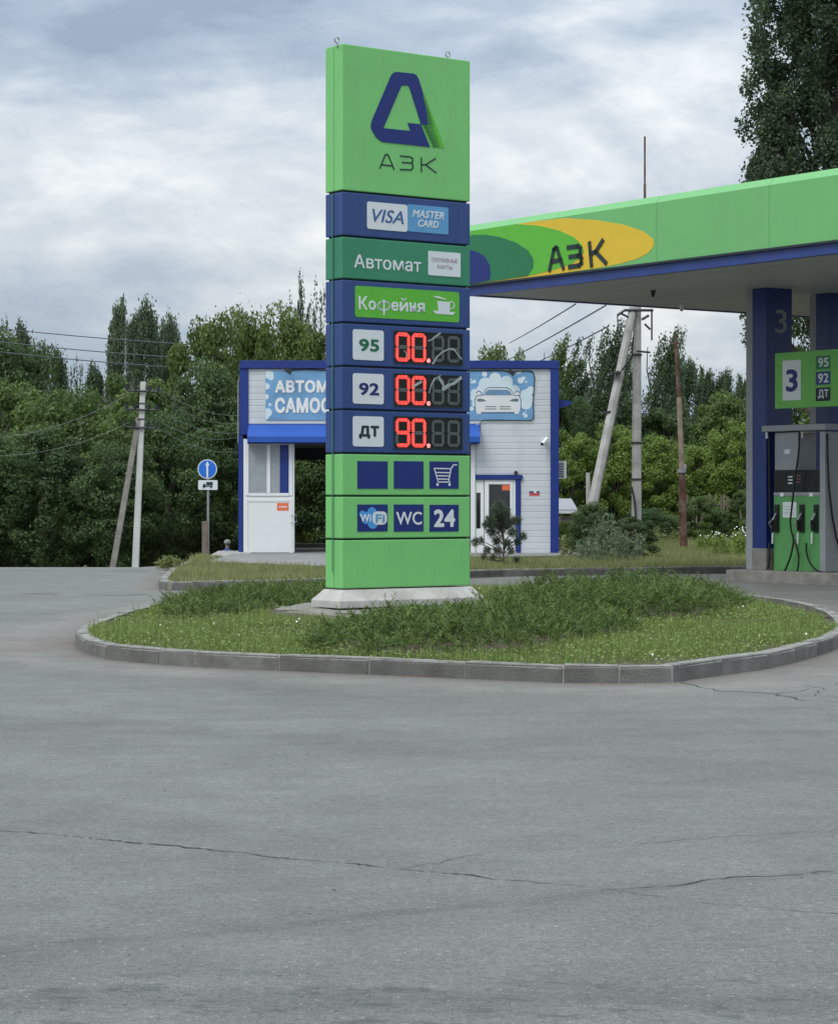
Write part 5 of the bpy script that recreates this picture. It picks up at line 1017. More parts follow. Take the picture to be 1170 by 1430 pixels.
# ------------------------------------------------------------------ car wash
def car_wash():
    Y0 = 62.4; sc_ = FPX/Y0; X = lambda px: (px-CX)/sc_; Zp = lambda py: EYE+(HZ-py)/sc_
    base = .14; dp = 6.6; root = thing('car_wash', 'white and blue self service car wash with an open bay, behind the pylon', 'car wash building', (0, Y0, base))
    F = Frame((0, Y0, 0), (1, 0, 0), (0, -1, 0)); rc = lambda x0, y0, x1, y1: (X(x0), X(x1), Zp(y1), Zp(y0))
    def b(x0, y0, x1, y1, d0, d1, m, name, bev=0.004, parent=None, zb=None):
        z1 = Zp(y0); z0 = Zp(y1) if zb is None else zb
        mb = MB(); mb.aab(X(x0), X(x1), Y0-d1, Y0-d0, z0, z1); return mb.build(name, m, parent or root, bev)
    b(334.7, 514.6, 347, 607, -.22, .06, CWBLUE, 'corner_post'); b(333, 607.4, 339.6, 779, -.22, .04, CWBLUE, 'corner_post', zb=base)
    b(335, 503.5, 780.5, 514.4, -.3, .10, CWBLUE, 'roof_beam'); b(768.5, 514.6, 780, 784, -.3, .08, CWBLUE, 'corner_post', zb=base)
    b(331.4, 530, 333.0, 618, -.1, -.04, STEEL, 'downpipe')
    mb = MB(); mb.aab(X(336), X(779.5), Y0+.31, Y0+dp, Zp(514), Zp(505)); mb.build('roof', GREYP, root)
    boards = {}; pitch = .165
    def board(x0, x1, zc, h):
        key = (round(x1-x0, 2), round(h, 3))
        if key not in boards:
            L_ = key[0]; mb = MB(); prof = [(-.013, -h/2), (-.017, -h/2+.006), (-.020, -h/2+.014), (-.020, h/2-.02), (-.016, h/2-.004), (-.012, h/2-.002), (.02, h/2-.002), (.02, -h/2)]
            mb.prism([Vector((-L_/2, y, q)) for y, q in prof], Vector((L_, 0, 0))); me = mb.mesh('siding_board'); me.materials.append(SIDING); boards[key] = me
        link_mesh('siding_board', boards[key], None, root, Vector(((x0+x1)/2, 0, zc-base)))
    def fill(x0, x1, z1, z0):
        z = z1
        while z > z0+.02: h = min(pitch, z-z0); board(X(x0), X(x1), z-h/2, h); z -= pitch
    fill(347, 768.3, Zp(514.8), Zp(592)); nb = int((Zp(514.8)-Zp(592))/pitch)
    fill(664, 768.3, Zp(592)-.002, Zp(663)); fill(727, 768.3, Zp(663)-.002, base)
    # inner walls, ceiling, rear lintel
    W_ = mat('bay_wall', (.42, .44, .45), .6, .08)
    mb = MB(); mb.aab(X(334), X(335.8), Y0+.23, Y0+dp, base, Zp(514)); mb.build('side_wall', W_, root)
    mb = MB(); mb.aab(X(658), X(664), Y0+.03, Y0+dp, base, Zp(592)-.01); mb.build('bay_wall', W_, root)
    mb = MB(); mb.aab(X(777), X(779.4), Y0+.31, Y0+dp, base, Zp(514)-.01); mb.build('side_wall', SIDING, root)
    mb = MB(); mb.aab(X(665), X(776), Y0+dp-.1, Y0+dp, base, Zp(514)-.01); mb.build('rear_wall', W_, root)
    mb = MB(); mb.aab(X(336), X(657.5), Y0+.03, Y0+dp-.12, Zp(618), Zp(614)); mb.build('ceiling', DARKM, root)
    mb = MB(); mb.aab(X(336), X(657.5), Y0+dp-.11, Y0+dp, 2.75, Zp(516)); mb.build('rear_lintel', DARKM, root)
    mb = MB(); mb.aab(X(339), X(657), Y0+dp-.2, Y0+dp+.05, base+.035, base+.16); mb.build('rear_step', CONCD, root)
    # awning
    mb = MB(); z1, zm, z0 = Zp(592.5), Zp(610), Zp(618.3); mb.prism([Vector((X(347), Y0-.021, z1)), Vector((X(347), Y0-.5, zm)), Vector((X(347), Y0-.5, z0)), Vector((X(347), Y0-.021, z0))], Vector((X(669.5)-X(347), 0, 0)))
    mb.build('awning', AWN, root, .006); b(347, 618.6, 669, 620, .08, .44, CWBLUE, 'awning_edge')
    b(657.2, 620.5, 663.4, 781, .0, .07, WHITEP, 'door_post', zb=base)
    # tall door leaf on the left
    d = b(340.3, 613, 411.3, 778.5, .05, .09, WHITEP, 'bay_door', zb=base+.04)
    for (x0, x1, m_) in ((347.8, 372.7, GLASSG), (378, 390.5, GLASSG), (390.8, 403.5, CWBLUE)): b(x0, 621, x1, 688.5, .0905, .0925, m_, 'pane', 0, d)
    for (x0, y0, x1, y1) in ((343, 616, 347.6, 692), (372.9, 621, 377.8, 688.5), (403.7, 616, 408.5, 692), (347.8, 616, 403.5, 620.8), (347.8, 688.8, 403.5, 692.5)): b(x0, y0, x1, y1, .0905, .115, WHITEP, 'window_frame', .003, d)
    for (x0, y0, x1, y1) in ((343, 696, 346.5, 777), (405, 696, 408.5, 777), (346.8, 697, 404.7, 700.5), (346.8, 773, 404.7, 777)): b(x0, y0, x1, y1, .0905, .104, WHITEP, 'panel_frame', .003, d)
    s_ = b(387, 702.3, 403.3, 713.2, .0905, .094, ORANGE, 'sticker', 0, d); b(389.5, 707, 401, 708.6, .0945, .0965, PAPER, 'sticker_text', 0, d)
    hd = MB(); hd.tube([Vector((X(407), Y0-.09, Zp(719))), Vector((X(407), Y0-.16, Zp(719))), Vector((X(414.5), Y0-.17, Zp(719))), Vector((X(414.5), Y0-.17, Zp(729))), Vector((X(407), Y0-.16, Zp(729))), Vector((X(407), Y0-.09, Zp(729)))], .014, 6); hd.build('handle', STEEL, d)
    # entry doors on the right
    b(664, 663.5, 729.5, 669.3, -.0, .09, CWBLUE, 'lintel'); b(720.2, 669.6, 726.3, 782, 0, .07, CWBLUE, 'door_jamb', zb=base)
    d1 = b(664, 669.8, 675.6, 781, -.02, .02, WHITEP, 'entry_door', zb=base+.03); d2 = b(676.4, 669.8, 719.8, 781, -.02, .03, WHITEP, 'entry_door', zb=base+.03)
    b(665, 688, 670.8, 738, .0205, .024, GLASSD, 'pane', 0, d1); b(682.6, 676.5, 712, 738, .0305, .034, GLASSD, 'pane', 0, d2)
    for (x0, y0, x1, y1) in ((679, 673, 682.4, 742), (712.2, 673, 715.6, 742), (682.6, 673, 712, 676.2), (682.6, 738.3, 712, 742)): b(x0, y0, x1, y1, .0305, .05, WHITEP, 'window_frame', .003, d2)
    b(701, 676.7, 712, 684.7, .0345, .036, ORANGE, 'sticker', 0, d2); mb = MB(); mb.tube([Vector((X(717.5), Y0-.03, Zp(722))), Vector((X(717.5), Y0-.09, Zp(722))), Vector((X(717.5), Y0-.09, Zp(733))), Vector((X(717.5), Y0-.03, Zp(733)))], .012, 6); mb.build('handle', STEEL, d2)
    b(650, 779.5, 722, 783, .03, 1.0, CONCD, 'door_step', zb=base+.035)
    mb = MB(); mb.disc((X(720), Y0-.02, Zp(660)), (1, 0, 0), (0, 0, 1), .05, (0, -.09, 0), 12); mb.build('lamp', DARKM, root)
    b(738, 685.4, 754, 692.8, .021, .026, WHITEF, 'notice', 0); b(738.6, 688.6, 753.4, 692.2, .0265, .028, mat('red_ink', (.5, .05, .05), .5), 'notice_print', 0); b(738.6, 685.9, 745, 688.3, .0265, .028, INKB, 'notice_print', 0); b(749, 685.9, 753.4, 688.3, .0265, .028, INKB, 'notice_print', 0)
    # side awning and air conditioner
    mb = MB(); mb.prism([Vector((X(780.3), Y0+.1, Zp(557.5))), Vector((X(799), Y0+.1, Zp(560))), Vector((X(799), Y0+.1, Zp(564))), Vector((X(780.3), Y0+.1, Zp(570)))], Vector((0, 1.2, 0))); mb.build('side_awning', CWBLUE, root)
    ac = b(780.4, 643.3, 792, 668, -.75, -.35, WHITEP, 'air_conditioner')
    b(781.2, 646, 788.5, 666, -.3495, -.345, DARKM, 'grille_recess', 0, ac)
    for k in range(8): b(781, 647.2+2.35*k, 788.7, 648.1+2.35*k, -.3448, -.337, WHITEP, 'grille_bar', 0, ac)
    # banner -----------------------------------------------------------------
    Fb = Frame((0, Y0-.021, 0), (1, 0, 0), (0, -1, 0))
    bn = thing('car_wash_banner', 'light blue banner with white foam bubbles and a white car drawing', 'banner', (X(560), Y0-.03, Zp(550)))
    def px2(x, y): return (X(x), Zp(y))
    BL = mat('banner_blue', (.15, .32, .52), .5, .18, 1.2); FO = mat('banner_foam', (.58, .68, .72), .5, .05); CW_ = mat('banner_car_white', (.66, .67, .66), .5, .04); GR = mat('banner_grey', (.13, .18, .21), .5, .2, 6); LN = mat('banner_line', (.10, .17, .25), .5)
    mb = MB(); Fb.plate(mb, X(371), X(745.2), Zp(586.5), Zp(517.5), .001, .022, .06); mb.build('banner_sheet', BL, bn)
    fo = MB(); kk = [0]
    def bub(x, y, r, sy=1.0):
        kk[0] += 1; c = px2(x, y); q = [(c[0]+r/sc_*math.cos(a*math.pi/11), c[1]+r*sy/sc_*math.sin(a*math.pi/11)) for a in range(22)]; xe = (X(371), X(745)); q = [(min(max(u, xe[0]), xe[1]), min(max(z, Zp(586)), Zp(518))) for u, z in q]
        Fb.poly(fo, q, .0225, .0235+.0002*(kk[0] % 17))
    for v_ in ((376, 523, 6), (371, 521, 7), (372.5, 539.5, 4.5), (371.5, 554, 4), (377, 565, 2), (374, 576, 6), (371, 581, 5), (378.5, 527, 4)): bub(*v_)
    z9 = lambda x, y, r, s=1.0: bub(640+x/9.75, 500+y/9.75, r/9.75, s)
    for v_ in ((500, 275, 80), (650, 330, 90), (370, 360, 95), (300, 420, 50), (420, 420, 120), (560, 420, 150), (760, 440, 75), (915, 500, 75), (920, 620, 80), (980, 440, 55), (985, 560, 50), (900, 560, 70), (225, 480, 60), (215, 540, 50), (225, 620, 45), (180, 690, 30), (355, 220, 36), (170, 295, 12), (215, 320, 25), (185, 330, 18), (820, 195, 38, .5), (845, 305, 42), (885, 275, 25), (920, 325, 15), (890, 760, 20), (915, 785, 26), (915, 730, 10)): z9(*v_)
    fo.build('foam_print', FO, bn)['kind'] = 'stuff'
    Q9 = lambda L_: [px2(640+x/9.75, 500+y/9.75) for x, y in L_]
    cb = MB(); Fb.poly(cb, Q9([(235, 540), (262, 512), (330, 505), (360, 440), (410, 412), (660, 412), (710, 440), (748, 505), (815, 512), (842, 540), (845, 690), (832, 735), (245, 735), (232, 690)]), .0275, .0295)
    for c in ((275, 485), (800, 485)): Fb.poly(cb, Q9([(c[0]+34*math.cos(a), c[1]+22*math.sin(a)) for a in [k*math.pi/8 for k in range(16)]]), .0275, .0293)
    for x0 in (248, 760): Fb.poly(cb, Q9([(x0, 735), (x0+62, 735), (x0+62, 762), (x0, 762)]), .0275, .0292)
    cb.build('car_print', CW_, bn)
    ws = MB(); Fb.poly(ws, Q9([(345, 508), (380, 448), (415, 430), (660, 430), (695, 448), (735, 508)]), .0297, .0305); ws.build('windscreen_print', mat('banner_window', (.14, .25, .38), .5), bn)
    hl = MB(); Fb.poly(hl, Q9([(250, 560), (290, 548), (350, 562), (382, 590), (262, 594)]), .0297, .0305); Fb.poly(hl, Q9([(820, 560), (785, 548), (725, 562), (692, 590), (812, 594)]), .0297, .0305)
    for (a0, a1) in ((365, 515), (562, 712)):
        for y in (655, 686): Fb.poly(hl, Q9([(a0, y), (a1, y), (a1, y+13), (a0, y+13)]), .0297, .0305)
    hl.build('lamp_print', GR, bn)
    ln = MB(); Fb.strokes(ln, [Q9(l) for l in ([(335, 505), (365, 430), (415, 402), (660, 402), (710, 430), (752, 505)], [(232, 700), (226, 560), (250, 515), (330, 506)], [(848, 700), (850, 560), (825, 515), (750, 506)], [(310, 742), (760, 742)], [(245, 470), (280, 448), (318, 470)], [(765, 470), (800, 448), (838, 470)])], .02, .0297, .0303); ln.build('outline_print', LN, bn)['kind'] = 'stuff'
    sh = mat('letter_shadow', (.12, .19, .28), .5)
    for s_, r_ in (('АВТОМОЙКА', (384, 526.5, 519, 548.5)), ('САМООБСЛУЖИВАНИЯ', (384, 555, 628, 577))):
        Fb.text(s_, rc(r_[0]+.9, r_[1]+.8, r_[2]+.9, r_[3]+.8), .0225, sh, bn, 'letter_shadow', bold=.05); Fb.text(s_, rc(*r_), .026, WHITEP, bn, bold=.055)
    # cable looping round the banner
    cbq = [(400, 517), (430, 515.5), (470, 518), (560, 516), (640, 517.5), (700, 517), (712, 519), (738, 517.5), (744.5, 520), (746.5, 528), (744, 560), (745, 582), (742, 587.5), (700, 586.5), (676, 586.8), (670.5, 590), (669.5, 600), (668, 612)]
    mb = MB(); mb.tube([Vector((X(x), Y0-.062, Zp(y))) for x, y in cbq], .012, 5); tag(mb.build('cable', BLACK), 'black cable looped around the edge of the car wash banner', 'cable')
    for (x, y) in ((403, 519), (713, 521)):
        t = thing('spotlight', 'small dark spotlight over the banner, %s' % ('above the lettering' if x < 500 else 'above the white car drawing'), 'spotlight', (X(x), Y0-.3, Zp(y)))
        mb = MB(); mb.tube([Vector((X(x), Y0-.06, Zp(y)+.1)), Vector((X(x), Y0-.3, Zp(y)+.06))], .014, 6); mb.build('arm', DARKM, t)
        mb = MB(); mb.box((X(x), Y0-.3, Zp(y)), (.8, 0, -.6), (0, 1, 0), (.6, 0, .8), .10, .04, .05); mb.build('lamp_head', DARKM, t)
    # wall camera
    c = Vector((X(760), Y0-.02, Zp(617))); t = thing('wall_camera', 'small white bullet camera on the white siding of the car wash', 'camera', c)
    mb = MB(); mb.tube([c, c+Vector((0, -.12, .03))], .03, 8); mb.build('bracket', WHITEP, t); mb = MB(); mb.tube([c+Vector((.06, -.10, .09)), c+Vector((-.07, -.28, -.06))], .05, 12); mb.build('housing', WHITEP, t)
    mb = MB(); mb.tube([c+Vector((-.07, -.28, -.06)), c+Vector((-.085, -.30, -.075))], .04, 12); mb.build('lens', BLACK, t)
car_wash()
# low shed roof seen right of the car wash
t = thing('low_shed', 'low shed with grey roof and white edge behind the car wash corner', 'shed', (4.75, 72, 0))
mb = MB(); a = P(779, 701, 72); b_ = P(802, 701, 72); mb.prism([Vector((a.x, 72, 1.28)), Vector((a.x, 75, 1.62)), Vector((a.x, 75, 1.55)), Vector((a.x, 72, 1.22))], Vector((b_.x-a.x+.1, 0, 0))); mb.build('roof', GREYP, t)
mb = MB(); mb.aab(a.x, b_.x+.1, 71.97, 71.99, 1.16, 1.25); mb.build('roof_edge', WHITEP, t); mb = MB(); mb.aab(a.x+.1, b_.x, 72.1, 74.8, -.2, 1.05); mb.build('wall', WOOD, t)

# ------------------------------------------------------------------ dwarf pine on the verge
def pine():
    Y = 53.; x = (702-CX)/FPX*Y; z = verge_z(x, Y); root = thing('dwarf_pine', 'small rounded mountain pine on the verge before the car wash door', 'pine', (x, Y, z)); rg = np.random.default_rng(3); s = Y/FPX
    st = MB(); st.tube([(0, 0, -.1), (.03, 0, .4), (.0, 0, .8), (.02, 0, 1.25)], .035, 7, .012); C = []; D = []
    tufts = [((x_-702)*s, rg.uniform(-.25, .25), (788-y_)*s, r*s) for x_, y_, r in ((697, 705, 9), (690, 712, 8), (705, 714, 10), (697, 722, 12), (684, 726, 10), (712, 728, 10), (722, 725, 7), (678, 732, 6), (700, 736, 12), (715, 742, 9), (686, 742, 9), (730, 748, 7), (722, 756, 6), (664, 756, 7), (672, 754, 5), (694, 754, 9), (708, 758, 8), (680, 768, 6), (695, 768, 7), (713, 768, 6), (675, 776, 5), (722, 782, 5), (688, 778, 5))]
    for (a, b, c, r) in tufts:
        st.tube([(0, 0, max(.1, c-.28)), (a*.6, b*.6, c-.1), (a, b, c)], .014, 5, .006)
        n = int(520*(r/.16)**2)+70; d = rand_dirs(n, rg); C.append(np.array([a, b, c])+d*rg.uniform(.1, .8, n)[:, None]*r); D.append(d)
    C = np.concatenate(C); D = np.concatenate(D); D = D*.8+rand_dirs(len(C), rg)*.4; w = np.cross(D, rand_dirs(len(C), rg)); w /= np.linalg.norm(w, axis=1)[:, None]; w *= .006
    V = np.stack([C-w, C+w, C+D*.085], 1).reshape(-1, 3); link_mesh('needles', quads_mesh('needles', V, rg.uniform(0, 1, len(C)), LF_PINE, 3), None, root)
    me = st.mesh('trunk'); me.materials.append(BARK); link_mesh('trunk', me, None, root)
pine()

# ------------------------------------------------------------------ poles and wires
def pole_left():
    Y = 60.; base = G(188, 0+793); bz = -.4
    a = P(188.5, 793, Y); tp = P(200, 533, Y); root = thing('power_pole', 'white concrete power pole with leaning brace at the road crest', 'power pole', (a.x, Y, bz))
    def taper(p0, p1, w0, w1, nm, m=CONC):
        mb = MB(); d = (p1-p0).normalized(); ux = Vector((1, 0, 0)); uy = d.cross(ux).normalized(); mb.v = [p0+ux*i*w0/2+uy*j*w0/2 for i, j in ((-1,-1),(1,-1),(1,1),(-1,1))]+[p1+ux*i*w1/2+uy*j*w1/2 for i, j in ((-1,-1),(1,-1),(1,1),(-1,1))]
        mb.f = [(0,3,2,1),(4,5,6,7),(0,1,5,4),(1,2,6,5),(2,3,7,6),(3,0,4,7)]; return mb.build(nm, m, root, .01)
    taper(Vector((a.x, Y, bz)), tp, .17, .13, 'pole', mat('white_pole_concrete', (.52, .53, .50), .85, .15, 2, bump=.2))
    taper(Vector((P(158, 793, Y).x, Y-.4, bz)), P(194, 583, Y), .15, .13, 'brace', CONCD)
    for (y, w_) in ((546, 44), (572, 42), (597, 44)):
        cx = 199-(y-546)*.05; mb = MB(); l = P(cx-w_/2, y-1, Y-.12); r = P(cx+w_/2, y+1, Y-.12); mb.tube([l, r], .03, 6); o = mb.build('crossarm', DARKM, root)
        for f in (.0, .28, .72, 1.0):
            p = l.lerp(r, f); mb = MB(); mb.tube([p, p+Vector((0, 0, .07)), p+Vector((0, 0, .15))], .035, 8, .05); mb.build('insulator', DARKM, o)
    for y in (563, 585): p = P(199-(y-546)*.05, y, Y); mb = MB(); mb.aab(p.x-.085, p.x+.085, Y-.09, Y+.09, p.z-.012, p.z+.012); mb.build('band', DARKM, root)
pole_left()
def sag(p, q, s, n=18): return [p.lerp(q, k/n)-Vector((0, 0, s*4*(k/n)*(1-k/n))) for k in range(n+1)]
def wire(p, q, s, r, label, m=WIRE, group=None):
    mb = MB(); mb.tube(sag(p, q, s), r, 5); tag(mb.build('overhead_wire', m, smooth=True), label, 'wire', group)
hv = 'high voltage wires over the left wood'
wire(P(-400, 400, 100), P(520, 490, 100), .6, .022, 'highest of the three wires crossing the sky above the left wood', WIRE, hv)
wire(P(-400, 418, 100), P(520, 510, 100), .6, .022, 'middle of the three wires crossing the sky above the left wood', WIRE, hv)
wire(P(-400, 432, 100), P(520, 524, 100), .6, .022, 'lowest of the three wires crossing the sky above the left wood', WIRE, hv)
for k, (y0, y1, sg, lb) in enumerate(((540, 575, .35, 'top'), (545, 580, .5, 'second'), (570, 598, .35, 'third'), (585, 600, .4, 'fourth'), (596, 625, .35, 'lowest'))):
    wire(P(218, y0, 59.9), P(360, y1, 70), sg, .007, '%s pale wire running right from the white power pole to the car wash' % lb, WIREL, 'wires from the white pole')
    if k in (1, 3): wire(P(180, y0+5, 59.9), P(-60, y1+35, 50), .3, .005, '%s pale wire running left from the white power pole' % lb, WIREL, 'wires from the white pole')
def pole_right():
    Y = 61.; root = thing('power_pole', 'tall grey concrete pole with leaning brace seen under the canopy edge', 'power pole', (P(889, 790, Y).x, Y, 0))
    def oct_(p0, p1, r0, r1, nm, m): mb = MB(); mb.tube([p0, p0.lerp(p1, .5), p1], r0, 8, r1); return mb.build(nm, m, root)
    pc = mat('pole_concrete', (.36, .355, .33), .9, .22, 2.5, bump=.4, dirt=(.16, .15, .13), damt=.5, dscale=3)
    oct_(P(888.5, 785, Y), P(889.5, 424, Y), .135, .105, 'pole', pc); oct_(P(819, 745, Y-1.2), P(884, 430, Y-.1), .135, .105, 'brace', pc)
    mb = MB(); mb.tube([P(862, 440, Y-.2), P(872, 433, Y-.2), P(912, 433, Y-.2)], .04, 6); mb.build('crossarm', DARKM, root)
    for q0, q1, r0 in (((910, 434), (910, 475), .025), ((862, 440), (863, 462), .018), ((896, 446), (906, 440), .04), ((889, 490), (908, 492), .03), ((866, 437), (884, 446), .03), ((900, 452), (908, 460), .03)):
        mb = MB(); mb.tube([P(*q0, Y-.2), P(*q1, Y-.2)], r0, 6); mb.build('bracket', DARKM, root)
    q = [P(x, y, Y-.5) for x, y in ((884, 470), (882, 500), (868, 517), (857, 520), (852, 545), (847, 575), (850, 592), (855, 617))]; mb = MB(); mb.tube(q, .022, 5); mb.build('cable', BLACK, root)
    for (x, y) in ((888.7, 494), (888.6, 617), (888.5, 668), (860, 519), (850, 574)): p = P(x, y, Y if x > 880 else Y-.6); mb = MB(); mb.tube([p, p-Vector((0, 0, .05))], .145, 8); mb.build('band', DARKM, root)
    mb = MB(); mb.tube([P(882, 680, Y-.2), P(886, 700, Y-.2), P(889, 740, Y-.2)], .03, 6); mb.build('conduit', DARKM, root)
pole_right()
wire(P(804, 424, 62), P(711, 479, 120), .03, .02, 'upper wire slanting down left between the car wash roof and the canopy', WIRE)
wire(P(846, 426, 62), P(690, 512, 120), .05, .022, 'thick wire slanting down left just under the upper one', WIRE)
wire(P(850, 455, 62), P(735, 512, 110), .04, .02, 'lowest thin wire right of the car wash roof', WIRE)
t = thing('rusty_pole', 'thin rusty steel pole with grey middle and small cross arm', 'pole', (P(955, 773, 69).x, 69, 0))
for (p0, p1, r0, r1, nm, m_) in (((955, 778), (952, 655), .115, .10, 'lower_section', RUST), ((952, 655), (948, 555), .085, .075, 'middle_section', mat('bare_wood_pole', (.24, .19, .14), .9, .3, 3)), ((948, 555), (943, 468), .06, .045, 'upper_section', RUST)):
    mb = MB(); mb.tube([P(*p0, 69), P(*p1, 69)], r0, 8, r1); mb.build(nm, m_, t)
mb = MB(); mb.tube([P(935, 480, 69), P(951, 479, 69)], .03, 6); mb.build('crossarm', RUST, t)
mb = MB(); mb.tube([P(951.5, 660, 69), P(951.5, 655, 69)], .14, 8); mb.tube([P(956, 655, 68.8), P(957, 648, 68.8)], .05, 6); mb.build('clamp', STEEL, t)
t = thing('concrete_post', 'short grey concrete post left of the leaning brace', 'post', (P(821, 700, 72).x, 72, 0)); mb = MB(); mb.tube([Vector((P(821, 700, 72).x, 72, -.1)), P(821, 660, 72)], .07, 6); mb.build('post', CONC, t); mb = MB(); mb.tube([P(819, 662, 72), P(823, 662, 72)], .03, 6); mb.build('hook', STEEL, t)
# picket fence at the wood edge
t = thing('picket_fence', 'thin grey picket fence half hidden at the wood edge behind the rusty pole', 'fence', (8.5, 83, -.1))
pk = MB(); pk.prism([Vector((-.03, 0, .2)), Vector((.03, 0, .2)), Vector((.03, 0, 1.75)), Vector((0, 0, 1.83)), Vector((-.03, 0, 1.75))], Vector((0, .02, 0))); pm = pk.mesh('picket'); pm.materials.append(WOOD)
for k in range(30): o = link_mesh('picket', pm, None, t, Vector((.9+k*.135, R.uniform(-.02, .02), R.uniform(-.12, .12)))); o.rotation_euler = (0, R.uniform(-.05, .05), 0)
for z in (.6, 1.4): mb = MB(); mb.aab(9.3, 13.5, 83.02, 83.07, z-.04, z+.04); mb.build('rail', WOOD, t)

# ------------------------------------------------------------------ road sign, old post, plank platform, seated person
def road_sign():
    Y = 60.; x = P(290.5, 700, Y).x; z0 = verge_z(x, Y); root = thing('road_sign', 'round blue straight ahead arrow sign above a white lorry plate', 'road sign', (x, Y, z0)); F = Frame((x, Y, 0), (1, 0, 0), (0, -1, 0)); s = Y/FPX
    mb = MB(); mb.tube([Vector((x, Y, z0-.1)), Vector((x, Y, P(0, 643, Y).z))], .03, 10); mb.build('post', STEEL, root)
    c = P(289.7, 655, Y); mb = MB(); mb.disc(Vector((c.x, Y-.035, c.z)), (1, 0, 0), (0, 0, 1), 13.6*s, (0, -.012, 0), 32); mb.build('disc_rim', WHITEF, root)
    mb = MB(); mb.disc(Vector((c.x, Y-.0475, c.z)), (1, 0, 0), (0, 0, 1), 12.3*s, (0, -.003, 0), 32); mb.build('disc', mat('sign_blue', (.02, .14, .58), .35), root)
    q = lambda L_: [((a-CX)*s-x, EYE+(HZ-b)*s) for a, b in L_]
    mb = MB(); F.poly(mb, q([(288.4, 667), (288.4, 650), (286.6, 650), (289.7, 643.8), (292.8, 650), (291, 650), (291, 667)]), .051, .054); mb.build('arrow_symbol', WHITEF, root)
    mb = MB(); F.plate(mb, (277-CX)*s-x, (304-CX)*s-x, EYE+(HZ-684)*s, EYE+(HZ-670.5)*s, .035, .047, .03); mb.build('lorry_plate', WHITEF, root)
    mb = MB(); F.poly(mb, q([(288.3, 673), (297.4, 673), (297.4, 678), (288.3, 678)]), .0475, .05); F.poly(mb, q([(283, 678), (285, 675.6), (287.6, 675.6), (287.6, 680), (283, 680)]), .0475, .05); F.poly(mb, q([(287.6, 678.6), (297.4, 678.6), (297.4, 680), (287.6, 680)]), .0475, .05)
    for cx in (285.2, 295): mb.disc(Vector(((cx-CX)*s, Y-.0475, EYE+(HZ-680.6)*s)), (1, 0, 0), (0, 0, 1), 1.3*s, (0, -.003, 0), 12)
    mb.build('lorry_symbol', INK, root)
    for zc in (c.z, EYE+(HZ-677)*s): mb = MB(); mb.aab(x-.05, x+.05, Y-.034, Y+.034, zc-.02, zc+.02); mb.build('clamp', STEEL, root)
road_sign()
xw = P(287, 750, 59.7).x; mb = MB(); mb.aab(xw-.075, xw+.075, 59.5, 59.65, 0, P(287, 728, 59.6).z); tag(mb.build('wooden_post', WOOD, None, .01), 'short weathered wooden post beside the road sign pole', 'post')
t = thing('plank_platform', 'low platform of pale planks left of the car wash door', 'platform', (-4.9, 61.5, 0))
for k in range(4):
    mb = MB(); x0 = -5.42+.245*k; mb.prism([Vector((x0, 60.2, .08)), Vector((x0+.235, 60.2, .08)), Vector((x0+.265, 63.0, .16)), Vector((x0+.03, 63.0, .16))], Vector((0, 0, .05))); mb.build('plank', PLANK, t)
mb = MB(); mb.aab(-5.4, -4.46, 60.22, 60.34, -.05, .078); mb.build('bearer', WOOD, t)
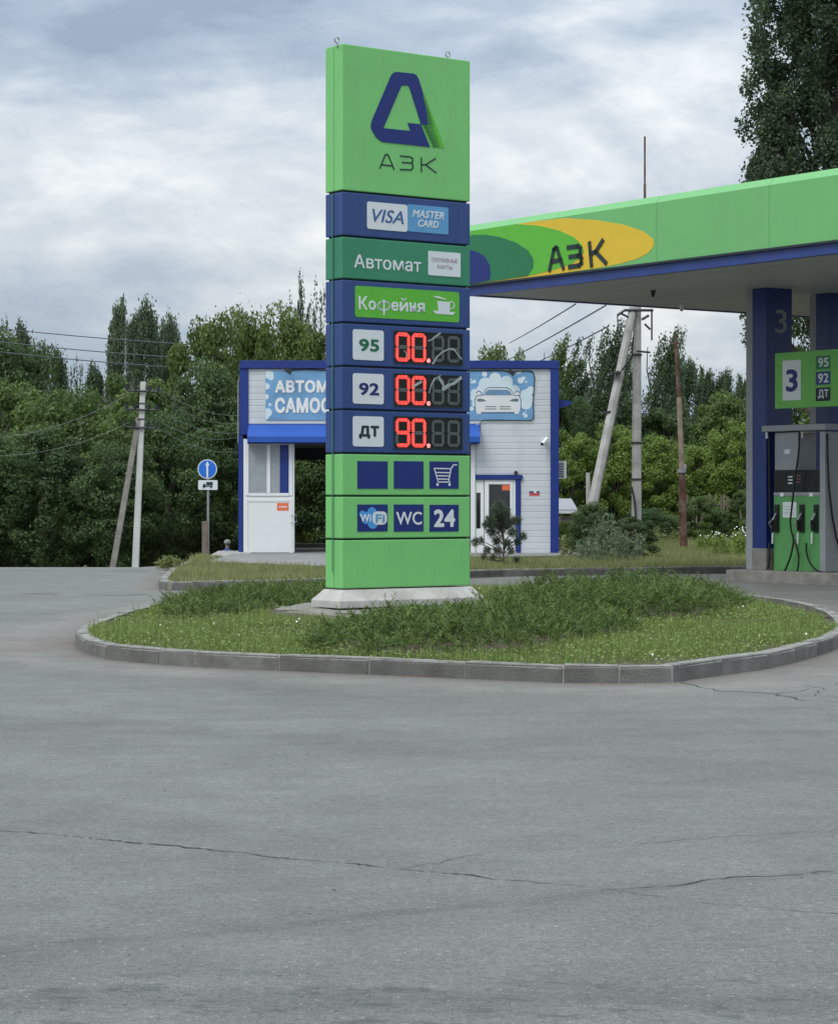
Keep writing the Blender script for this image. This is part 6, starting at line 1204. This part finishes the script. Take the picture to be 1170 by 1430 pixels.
def person():
    x, Y = P(317.5, 0, 68).x, 68.; gz = P(0, 756.5, 68).z-.84
    root = thing('person', 'person in a blue shirt and grey cap sitting low behind the plank platform', 'person', (x, Y, gz))
    J = [(0, 0, .12, .15), (0, 0, .30, .14), (0, .02, .50, .15), (0, .03, .60, .085), (0, .03, .67, .052), (0, .03, .76, .085), (0, .03, .82, .08),
         (.16, .02, .55, .06), (.24, .0, .36, .045), (.22, .18, .24, .035), (-.16, .02, .55, .06), (-.24, .0, .36, .045), (-.20, .18, .24, .035),
         (.10, .05, .12, .10), (.16, .42, .32, .07), (.14, .60, .04, .05), (.14, .74, .02, .035), (-.10, .05, .12, .10), (-.16, .42, .32, .07), (-.14, .60, .04, .05), (-.14, .74, .02, .035)]
    E = [(0,1),(1,2),(2,3),(3,4),(4,5),(5,6),(2,7),(7,8),(8,9),(2,10),(10,11),(11,12),(0,13),(13,14),(14,15),(15,16),(0,17),(17,18),(18,19),(19,20)]
    me = bpy.data.meshes.new('body'); me.from_pydata([j[:3] for j in J], E, []); o = bpy.data.objects.new('body', me); COL.objects.link(o)
    md = o.modifiers.new('s', 'SKIN'); sk = me.skin_vertices[0].data
    for k, j in enumerate(J): sk[k].radius = (j[3], j[3]*.85)
    sk[0].use_root = True; o.modifiers.new('u', 'SUBSURF').levels = 1; bpy.context.view_layer.update()
    m2 = bpy.data.meshes.new_from_object(o.evaluated_get(bpy.context.evaluated_depsgraph_get())); bpy.data.objects.remove(o); m2.name = 'body'
    m2.materials.clear(); m2.materials.append(mat('blue_shirt', (.07, .10, .24), .9)); m2.materials.append(mat('skin', (.36, .21, .15), .6)); m2.materials.append(mat('dark_trousers', (.04, .04, .05), .9)); m2.materials.append(mat('grey_hair', (.13, .12, .11), .9))
    for p in m2.polygons:
        c = p.center; p.use_smooth = True; p.material_index = 3 if (c.z > .70 and c.y < .05) else 1 if (c.z > .66 or (abs(c.x) > .17 and c.z < .28 and c.z > .18 and c.y > .12 and c.y < .22)) else (2 if c.z < .2 or c.y > .22 else 0)
    link_mesh('body', m2, None, root)
    mb = MB(); n = 10
    for r_, z in ((.098, .79), (.10, .84), (.07, .89), (.02, .905)):
        for k in range(n): mb.v.append(Vector((r_*math.cos(k*2*math.pi/n), .03+r_*math.sin(k*2*math.pi/n), z)))
    for a in range(3):
        for k in range(n): mb.f.append((a*n+k, a*n+(k+1) % n, (a+1)*n+(k+1) % n, (a+1)*n+k))
    mb.f.append(tuple(3*n+k for k in range(n))); me = mb.mesh('cap'); me.materials.append(mat('grey_cap', (.25, .26, .24), .9)); link_mesh('cap', me, None, root)
person()
